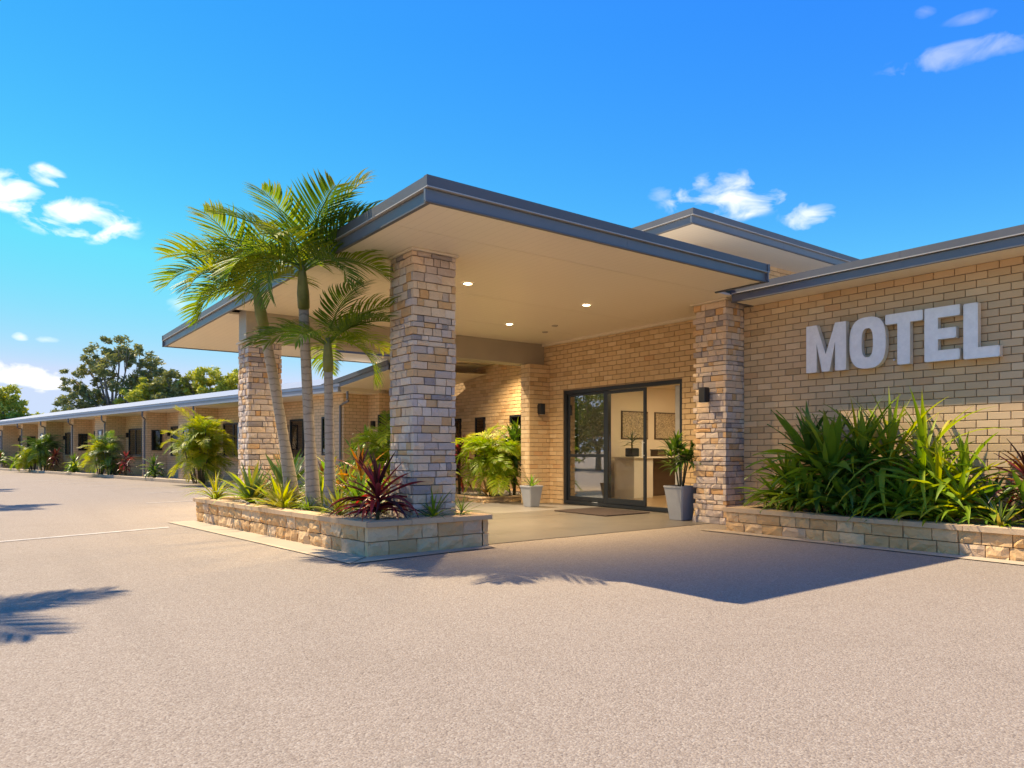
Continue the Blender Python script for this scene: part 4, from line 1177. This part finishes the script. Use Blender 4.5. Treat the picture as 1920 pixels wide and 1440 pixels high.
palm('shorter palm under the canopy with dark fronds near the pillar', (3.66, 8.78, .28), (3.62, 8.70, 1.3), (3.46, 8.36, 2.12), .078,
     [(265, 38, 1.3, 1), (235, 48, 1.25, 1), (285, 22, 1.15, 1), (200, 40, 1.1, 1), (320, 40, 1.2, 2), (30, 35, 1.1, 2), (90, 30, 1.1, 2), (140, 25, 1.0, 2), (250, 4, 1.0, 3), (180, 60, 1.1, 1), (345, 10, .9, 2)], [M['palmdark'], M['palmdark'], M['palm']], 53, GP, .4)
# palms of the car park border, standing left of the view: only their shadows fall into it
for i, (x, y, h, lb) in enumerate(((-1.75, 9.8, 4.3, 'palm left of the car park casting the nearest frond shadow'), (-1.5, 21.7, 5.2, 'palm left of the car park casting the middle shadow'), (-1.9, 29.6, 5.4, 'palm left of the car park casting the farthest shadow'))):
    palm(lb, (x, y, 0), (x + .1, y, h * .5), (x, y + .05, h), .11, [(k * 40 + i * 13, (10, 35, 58)[k % 3], 1.35, (2, 1, 1)[k % 3]) for k in range(11)], [M['palm']], 60 + i, 'palms left of the car park', .5)

# ================================================================== PLANTS: palm planter
pz = .32
plant('lily_turf', 'pale green grassy clump at the far planter corner', 'plant', (3.05, 11.85, pz), [(0, 0, .02, 46, .42, 20, 85)], [M['lime'], M['olive'], M['golden']], 'grassy', 1, None, 1.0, 1.28)
plant('agave', 'grey green spiky rosette at the foot of the far pillar', 'plant', (3.30, 10.85, pz), [(0, 0, .06, 44, .50, 0, 82)], [M['bluegreen'], M['lime'], M['olive']], 'spike', 2, None, 1.35, 1.3)
plant('agave', 'tall blue green spiky rosette behind the leaning palm', 'plant', (3.85, 10.95, pz), [(0, 0, .22, 40, .55, 0, 85)], [M['bluegreen'], M['dark']], 'spike', 3, None, 1.35, 1.3)
plant('bromeliad', 'yellow strappy rosette spilling at the planter edge', 'plant', (3.36, 9.70, pz), [(0, 0, .03, 46, .40, 0, 75), (-.05, -.2, .03, 24, .30, 0, 70)], [M['olive'], M['golden'], M['olive']], 'spike', 4, None, 1.35, 1.3)
plant('croton', 'orange and green leaved shrub behind the palm trunks', 'plant', (4.30, 10.35, pz), [(0, 0, .42, 24, .30, -20, 80), (.1, -.2, .32, 20, .28, -20, 80)], [M['orange'], M['green'], M['olive']], 'cordy', 5, None, 1.0, 1.28)
plant('croton', 'reddish leaved shrub right of the palm trunks', 'plant', (4.35, 9.35, pz), [(0, 0, .42, 26, .34, -10, 80), (-.15, .1, .3, 18, .28, -20, 80)], [M['maroon'], M['orange'], M['brownleaf']], 'cordy', 6, None, 1.0, 1.28)
plant('agave', 'dark green rosette between palms and red plant', 'plant', (4.05, 8.75, pz), [(0, 0, .1, 36, .42, -5, 80)], [M['dark'], M['bluegreen'], M['green']], 'spike', 7, None, 1.35, 1.3)
plant('bromeliad', 'low green rosette at the foot of the palm trunks', 'plant', (3.75, 9.25, pz), [(0, 0, .03, 30, .34, 0, 75)], [M['dark'], M['bluegreen']], 'spike', 8, None, 1.35, 1.3)
plant('yucca', 'small yellow green spiky plant left of the red plant', 'plant', (3.50, 8.12, pz), [(0, 0, .05, 46, .34, -12, 88)], [M['olive'], M['olive'], M['lime']], 'thin', 9, None, 1.7, 1.25)
plant('red_cordyline', 'crimson cordyline at the near planter corner', 'plant', (3.68, 7.46, pz), [(0, 0, .36, 54, .54, -45, 84), (.03, .05, .22, 22, .42, -50, 30)], [M['red'], M['red'], M['maroon']], 'cordy', 10, None, .66, .98)
plant('yucca', 'green spiky plant before the near stone pillar', 'plant', (4.24, 7.17, pz), [(0, 0, .05, 40, .30, -15, 88)], [M['bluegreen'], M['lime'], M['green']], 'thin', 11, None, 1.7, 1.2)
plant('fern_clump', 'feathery dark green tuft at the right planter end', 'plant', (4.64, 7.2, pz), [(0, 0, .10, 60, .27, -30, 80)], [M['green'], M['dark'], M['bluegreen']], 'thin', 12)

plant('agave', 'broad grey green rosette between the far pillar and the yellow rosette', 'plant', (3.50, 10.28, pz), [(0, 0, .05, 34, .40, 0, 80)], [M['bluegreen'], M['dark'], M['lime']], 'spike', 13, None, 1.3, 1.1)
plant('bromeliad', 'small olive rosette on the gravel right of the palm trunks', 'plant', (3.62, 8.75, pz), [(0, 0, .03, 30, .30, 0, 75)], [M['olive'], M['lime'], M['bluegreen']], 'spike', 14, None, 1.2)
plant('croton', 'dusky pink shrub behind the red cordyline', 'plant', (4.25, 8.25, pz), [(0, 0, .32, 26, .34, -10, 80), (-.15, .15, .22, 18, .28, -20, 80)], [M['brownleaf'], M['maroon'], M['green']], 'cordy', 15)

plant('agave', 'grey green rosette with upright blades at the middle of the planter', 'plant', (3.95, 9.75, pz), [(0, 0, .12, 40, .46, 5, 84)], [M['bluegreen'], M['green'], M['lime']], 'spike', 16, None, 1.35, 1.2)
plant('lily_turf', 'fine green grassy tuft beside the palm trunks', 'plant', (3.48, 9.05, pz), [(0, 0, .02, 50, .32, 15, 85)], [M['green'], M['lime'], M['bluegreen']], 'grassy', 17)
plant('fern_clump', 'dark feathery tuft behind the small yellow green spiky plant', 'plant', (3.95, 8.05, pz), [(0, 0, .10, 60, .34, -10, 82)], [M['green'], M['dark'], M['olive']], 'thin', 18, None, 1.4)

# ================================================================== PLANTS: bed left of the door and behind the near pillar
bz = .09
cane('bright lime green feathery palm in the bed left of the door', (9.42, 13.2, bz), 22, 1.25, .34, .72, [M['lime'], M['lime'], M['golden']], 21)
plant('green_dracaena', 'dark leaved tall plant against the wall left of the door', 'plant', (9.75, 12.98, bz), [(0, 0, 1.25, 26, .5, -30, 80), (.15, .1, .9, 22, .5, -30, 80), (-.1, .15, .6, 18, .5, -20, 70), (.05, -.08, 1.5, 18, .4, 0, 80)], [M['dark'], M['green']], 'cordy', 22)
plant('red_cordyline', 'tall yellow and red leaved cordyline seen right of the near pillar', 'plant', (8.55, 14.15, bz), [(0, 0, 1.3, 24, .5, -30, 80), (.1, -.12, .75, 22, .48, -40, 70), (-.08, .1, .3, 18, .4, -20, 70)], [M['lime'], M['golden'], M['maroon']], 'broad', 23, None, .9)
plant('red_cordyline', 'dull red cordyline behind the lime palm', 'plant', (9.30, 14.5, bz), [(0, 0, 1.05, 26, .55, -20, 80), (0, .1, .6, 20, .5, -40, 60)], [M['maroon'], M['maroon'], M['red']], 'cordy', 24)
plant('bromeliad', 'bronze leaved rosette beside the small grey pot', 'plant', (9.03, 12.98, bz), [(0, 0, .16, 20, .34, 15, 82), (.1, -.02, .10, 14, .28, 0, 80)], [M['brownleaf'], M['brownleaf'], M['olive']], 'broad', 25)
cane('green feathery palm seen left of the near pillar', (7.75, 15.3, 0), 20, 1.5, .40, .75, [M['lime'], M['lime'], M['palm']], 26)
plant('red_cordyline', 'maroon cordyline against the brick wall between pillar and lime palm', 'plant', (8.95, 15.4, bz), [(0, 0, 1.2, 28, .55, -30, 80), (.1, .1, .7, 24, .5, -40, 60)], [M['maroon'], M['red'], M['olive']], 'cordy', 29)
plant('croton', 'yellow green leafy shrub behind the near pillar', 'plant', (8.1, 14.6, 0), [(0, 0, .8, 28, .45, -30, 80), (.15, .1, .5, 26, .45, -40, 70), (-.1, .15, 1.1, 24, .4, -20, 80)], [M['lime'], M['golden'], M['lime']], 'broad', 30, None, .8)
plant('green_dracaena', 'dark sculptural plant against the brick wall behind the red plant', 'plant', (7.75, 17.1, 0), [(0, 0, 1.1, 16, .45, -10, 80), (.3, -.1, 1.5, 16, .4, -10, 80), (-.2, .1, .6, 16, .4, -20, 70)], [M['dark'], M['green']], 'broad', 27)
plant('croton', 'low red shrub at the wing wall behind the palms', 'plant', (7.6, 18.8, 0), [(0, 0, .5, 26, .45, -20, 80), (.2, .3, .4, 24, .4, -20, 80)], [M['maroon'], M['brownleaf'], M['orange']], 'cordy', 28)

# ================================================================== PLANTS: planter below the letters
qz = sz2
plant('green_cordyline', 'mid green leafy plant nearest the stone pillar in the right planter', 'plant', (9.02, 5.72, qz), [(0, 0, .46, 30, .42, -45, 75), (-.08, .14, .28, 24, .40, -55, 50), (.06, -.18, .2, 22, .36, -60, 50), (-.15, -.1, .1, 18, .3, -30, 60)], [M['green'], M['lime'], M['palm'], M['olive']], 'cordy', 31, None, .85, 1.15)
plant('broadleaf_clump', 'large glossy dark green broadleaf clump below the letter M', 'plant', (9.0, 5.05, qz), [(0, 0, .50, 46, .62, -25, 86), (.12, .3, .60, 36, .56, -20, 84), (.12, -.25, .58, 34, .56, -30, 86), (-.18, .12, .22, 34, .46, -50, 60), (-.16, -.2, .2, 34, .46, -50, 60), (-.05, .38, .28, 30, .46, -50, 66), (-.1, -.02, .38, 30, .5, -20, 75)], [M['green'], M['green'], M['palm'], M['dark']], 'broad', 32, None, .62, 1.38)
plant('ginger_clump', 'tall yellow green strappy clump against the sign wall', 'plant', (9.28, 4.42, qz), [(0, 0, .55, 34, .72, 5, 86), (-.02, -.3, .55, 30, .68, 0, 82), (0, .28, .6, 26, .62, 15, 86), (-.1, -.1, .3, 26, .6, -20, 60)], [M['lime'], M['golden'], M['palm'], M['lime']], 'grassy', 33, None, 1.2, 1.42)
plant('lime_cordyline', 'bright lime green leafy clump right of the broadleaf clump', 'plant', (8.95, 3.72, qz), [(0, 0, .42, 40, .56, -35, 86), (-.12, .26, .26, 32, .50, -50, 60), (-.10, -.24, .3, 30, .48, -45, 70), (.12, -.2, .52, 24, .5, 0, 85), (.12, .2, .5, 24, .5, 0, 85), (-.16, .0, .1, 26, .42, -40, 50)], [M['lime'], M['lime'], M['golden'], M['green']], 'cordy', 34, None, .75, 1.15)
plant('fern_clump', 'dark green low foliage between the two large clumps', 'plant', (8.95, 4.36, qz), [(0, 0, .2, 34, .5, -45, 75), (-.1, .15, .1, 24, .42, -40, 60), (-.1, -.15, .12, 24, .42, -40, 60)], [M['dark'], M['green'], M['green']], 'broad', 35, None, .7, 1.2)
plant('red_cordyline', 'red leaved cordyline at the right edge below the letter L', 'plant', (9.2, 2.9, qz), [(0, 0, .52, 34, .46, -30, 85), (.05, -.3, .4, 30, .45, -30, 80)], [M['red'], M['maroon'], M['orange']], 'cordy', 36, None, .7, 1.15)
plant('green_cordyline', 'dark leaved plant behind the red cordyline', 'plant', (9.05, 3.22, qz), [(0, 0, .25, 30, .42, -40, 70), (0, -.3, .3, 26, .42, -40, 70)], [M['green'], M['dark']], 'broad', 37, None, .7, 1.1)
plant('yucca', 'small pale spiky plant at the right end on the gravel', 'plant', (8.74, 3.02, qz), [(0, 0, .05, 40, .30, -10, 88)], [M['bluegreen'], M['olive'], M['lime']], 'thin', 38, None, 1.9, 1.2)

# ================================================================== PLANTS: along the room wing
WP = 'plants along the room wing'
def wp(s, x=-.15): return wl(x, s, .06)
cane('big golden cane palm bush beside the far stone pillar', wp(.8, -.6), 32, 1.8, .6, .85, [M['golden'], M['golden'], M['golden'], M['lime']], 71, WP)
plant('wing_shrub', 'dark green shrub below the nearest wing window', 'plant', wp(6.0), [(0, 0, .6, 26, .5, -30, 80), (.1, .3, .35, 22, .45, -30, 70), (0, -.3, .3, 22, .45, -30, 70)], [M['dark'], M['green'], M['bluegreen']], 'broad', 72, WP)
plant('wing_shrub', 'maroon leaved shrub beside the nearest wing post', 'plant', wp(8.9), [(0, 0, .8, 26, .4, -30, 80), (.05, .2, .5, 22, .4, -30, 70)], [M['maroon'], M['red']], 'cordy', 73, WP)
cane('yellow green cane palm before the second wing bay', wp(11.6, -.25), 16, 1.25, .35, .75, [M['golden'], M['lime']], 74, WP)
cane('dark feathery palm beside the yellow green cane palm', wp(10.6), 12, 1.5, .3, .7, [M['green'], M['bluegreen']], 75, WP)
plant('wing_shrub', 'rounded green shrub at the third wing bay', 'plant', wp(15.6), [(0, 0, .6, 26, .5, -40, 80), (.1, .3, .35, 22, .45, -30, 70), (-.1, -.3, .3, 22, .45, -30, 70)], [M['dark'], M['green'], M['lime']], 'broad', 76, WP)
plant('wing_shrub', 'dark maroon shrub against the third wing post', 'plant', wp(18.6), [(0, 0, .9, 28, .5, -30, 80), (.0, .4, .6, 22, .4, -30, 70)], [M['maroon'], M['maroon']], 'cordy', 77, WP)
cane('tall dark green palm bush midway along the wing', wp(20.6), 16, 1.6, .42, .8, [M['green'], M['dark']], 78, WP)
cane('golden low palm bush midway along the wing', wp(21.9, -.3), 14, 1.0, .35, .75, [M['golden'], M['lime']], 79, WP)
plant('wing_shrub', 'small dark shrub near the far end of the wing', 'plant', wp(26.0), [(0, 0, .6, 26, .55, -30, 80), (.0, .4, .5, 22, .5, -30, 70)], [M['dark'], M['green']], 'broad', 80, WP)
plant('wing_shrub', 'wide dark shrub at the left edge of the picture', 'plant', wp(30.0), [(0, -.5, .6, 26, .6, -30, 80), (.0, .6, .8, 26, .6, -30, 70), (0, 1.6, .6, 26, .6, -30, 70)], [M['dark'], M['green'], M['maroon']], 'broad', 81, WP)

# ================================================================== TREES
k = .0444
tree('tall open-crowned gum tree above the wing roof', (9.2, 67.5, 0),
     [(dx * k, dd, h, rd) for dx, dd, h, rd in ((-32, 0, 9.0, 1.05), (0, .5, 9.6, 1.25), (38, -.5, 9.1, 1.0), (70, 0, 7.9, 1.05), (-52, .8, 8.1, .85), (-68, -.5, 7.2, .75), (-48, .3, 6.0, 1.1), (-2, -1.2, 8.0, 1.15), (38, 1.2, 7.0, 1.3), (58, .4, 6.2, 1.1), (-60, -1, 4.8, 1.2), (-38, .6, 4.2, 1.3), (-85, .4, 4.4, .8), (-105, 0, 3.9, .8), (18, 0, 4.9, .9), (70, 1, 4.6, 1.0), (15, 0, 8.8, .9), (-20, .4, 7.2, .9), (55, .2, 8.6, .8), (20, -.6, 6.6, .8), (-72, 0, 5.8, .9), (88, 0, 6.9, .7), (-30, .2, 5.4, 1.0))],
     560, .19, 'gum', .26, 81, fork=.42)
tree('golden green tree right of the tall gum', (11.2, 64.0, 0), [(0, 0, 6.2, 1.25), (1.2, .3, 5.7, 1.0), (-1.3, 0, 5.5, 1.0), (.2, -.4, 4.9, 1.4), (-.8, .5, 4.4, 1.2)], 900, .19, 'gumgold', .2, 82)
tree('rounded olive tree behind the wing, left of the canopy tip', (12.9, 62.8, 0), [(0, 0, 6.5, 1.15), (.9, 0, 6.1, .95), (-.9, .2, 5.7, 1.0), (0, 0, 5.1, 1.3), (1.3, 0, 5.0, .9)], 900, .19, 'gum', .2, 83)
tree('broad bushy tree partly behind the far pillar', (15.3, 61.0, 0), [(-.1, 0, 7.0, 1.2), (1.2, 0, 6.6, 1.2), (-1.5, 0, 6.1, 1.0), (.4, -.4, 5.6, 1.5), (2.6, .3, 6.2, 1.3), (-1.9, .2, 5.3, .9)], 900, .19, 'gumgold', .25, 84)
tree('bushy green tree at the left edge of the picture', (2.0, 65.9, 0), [(-.4, 0, 5.0, 1.1), (.8, 0, 4.1, .95), (-1.8, 0, 4.6, 1.5), (1.2, .5, 3.2, .9), (-.6, .3, 3.4, 1.4)], 900, .19, 'gumgold', .25, 85)
tree('low scrub tree between the left tree and the tall gum', (5.6, 71.0, 0), [(-1.6, 0, 3.2, .9), (0, 0, 3.6, 1.0), (1.6, 0, 3.7, .9), (3, 0, 3.4, .9)], 900, .18, 'gum', .16, 86)
# trees and clipped hedge across the car park, mirrored in the door glass
for i, (x, y) in enumerate(((-9.0, 24.5), (-9.6, 27.6), (-9.2, 30.8), (-9.8, 34.2), (-9.3, 38.0))):
    tree('bushy green tree across the car park, mirrored in the door glass', (x, y, 0),
         [(random.uniform(-1, 1), random.uniform(-1, 1), random.uniform(1.2, 4.3), random.uniform(1.2, 1.6)) for _ in range(8)], 330, .15, 'hedge', .16, 90 + i, 'garden_tree', 'trees across the car park')
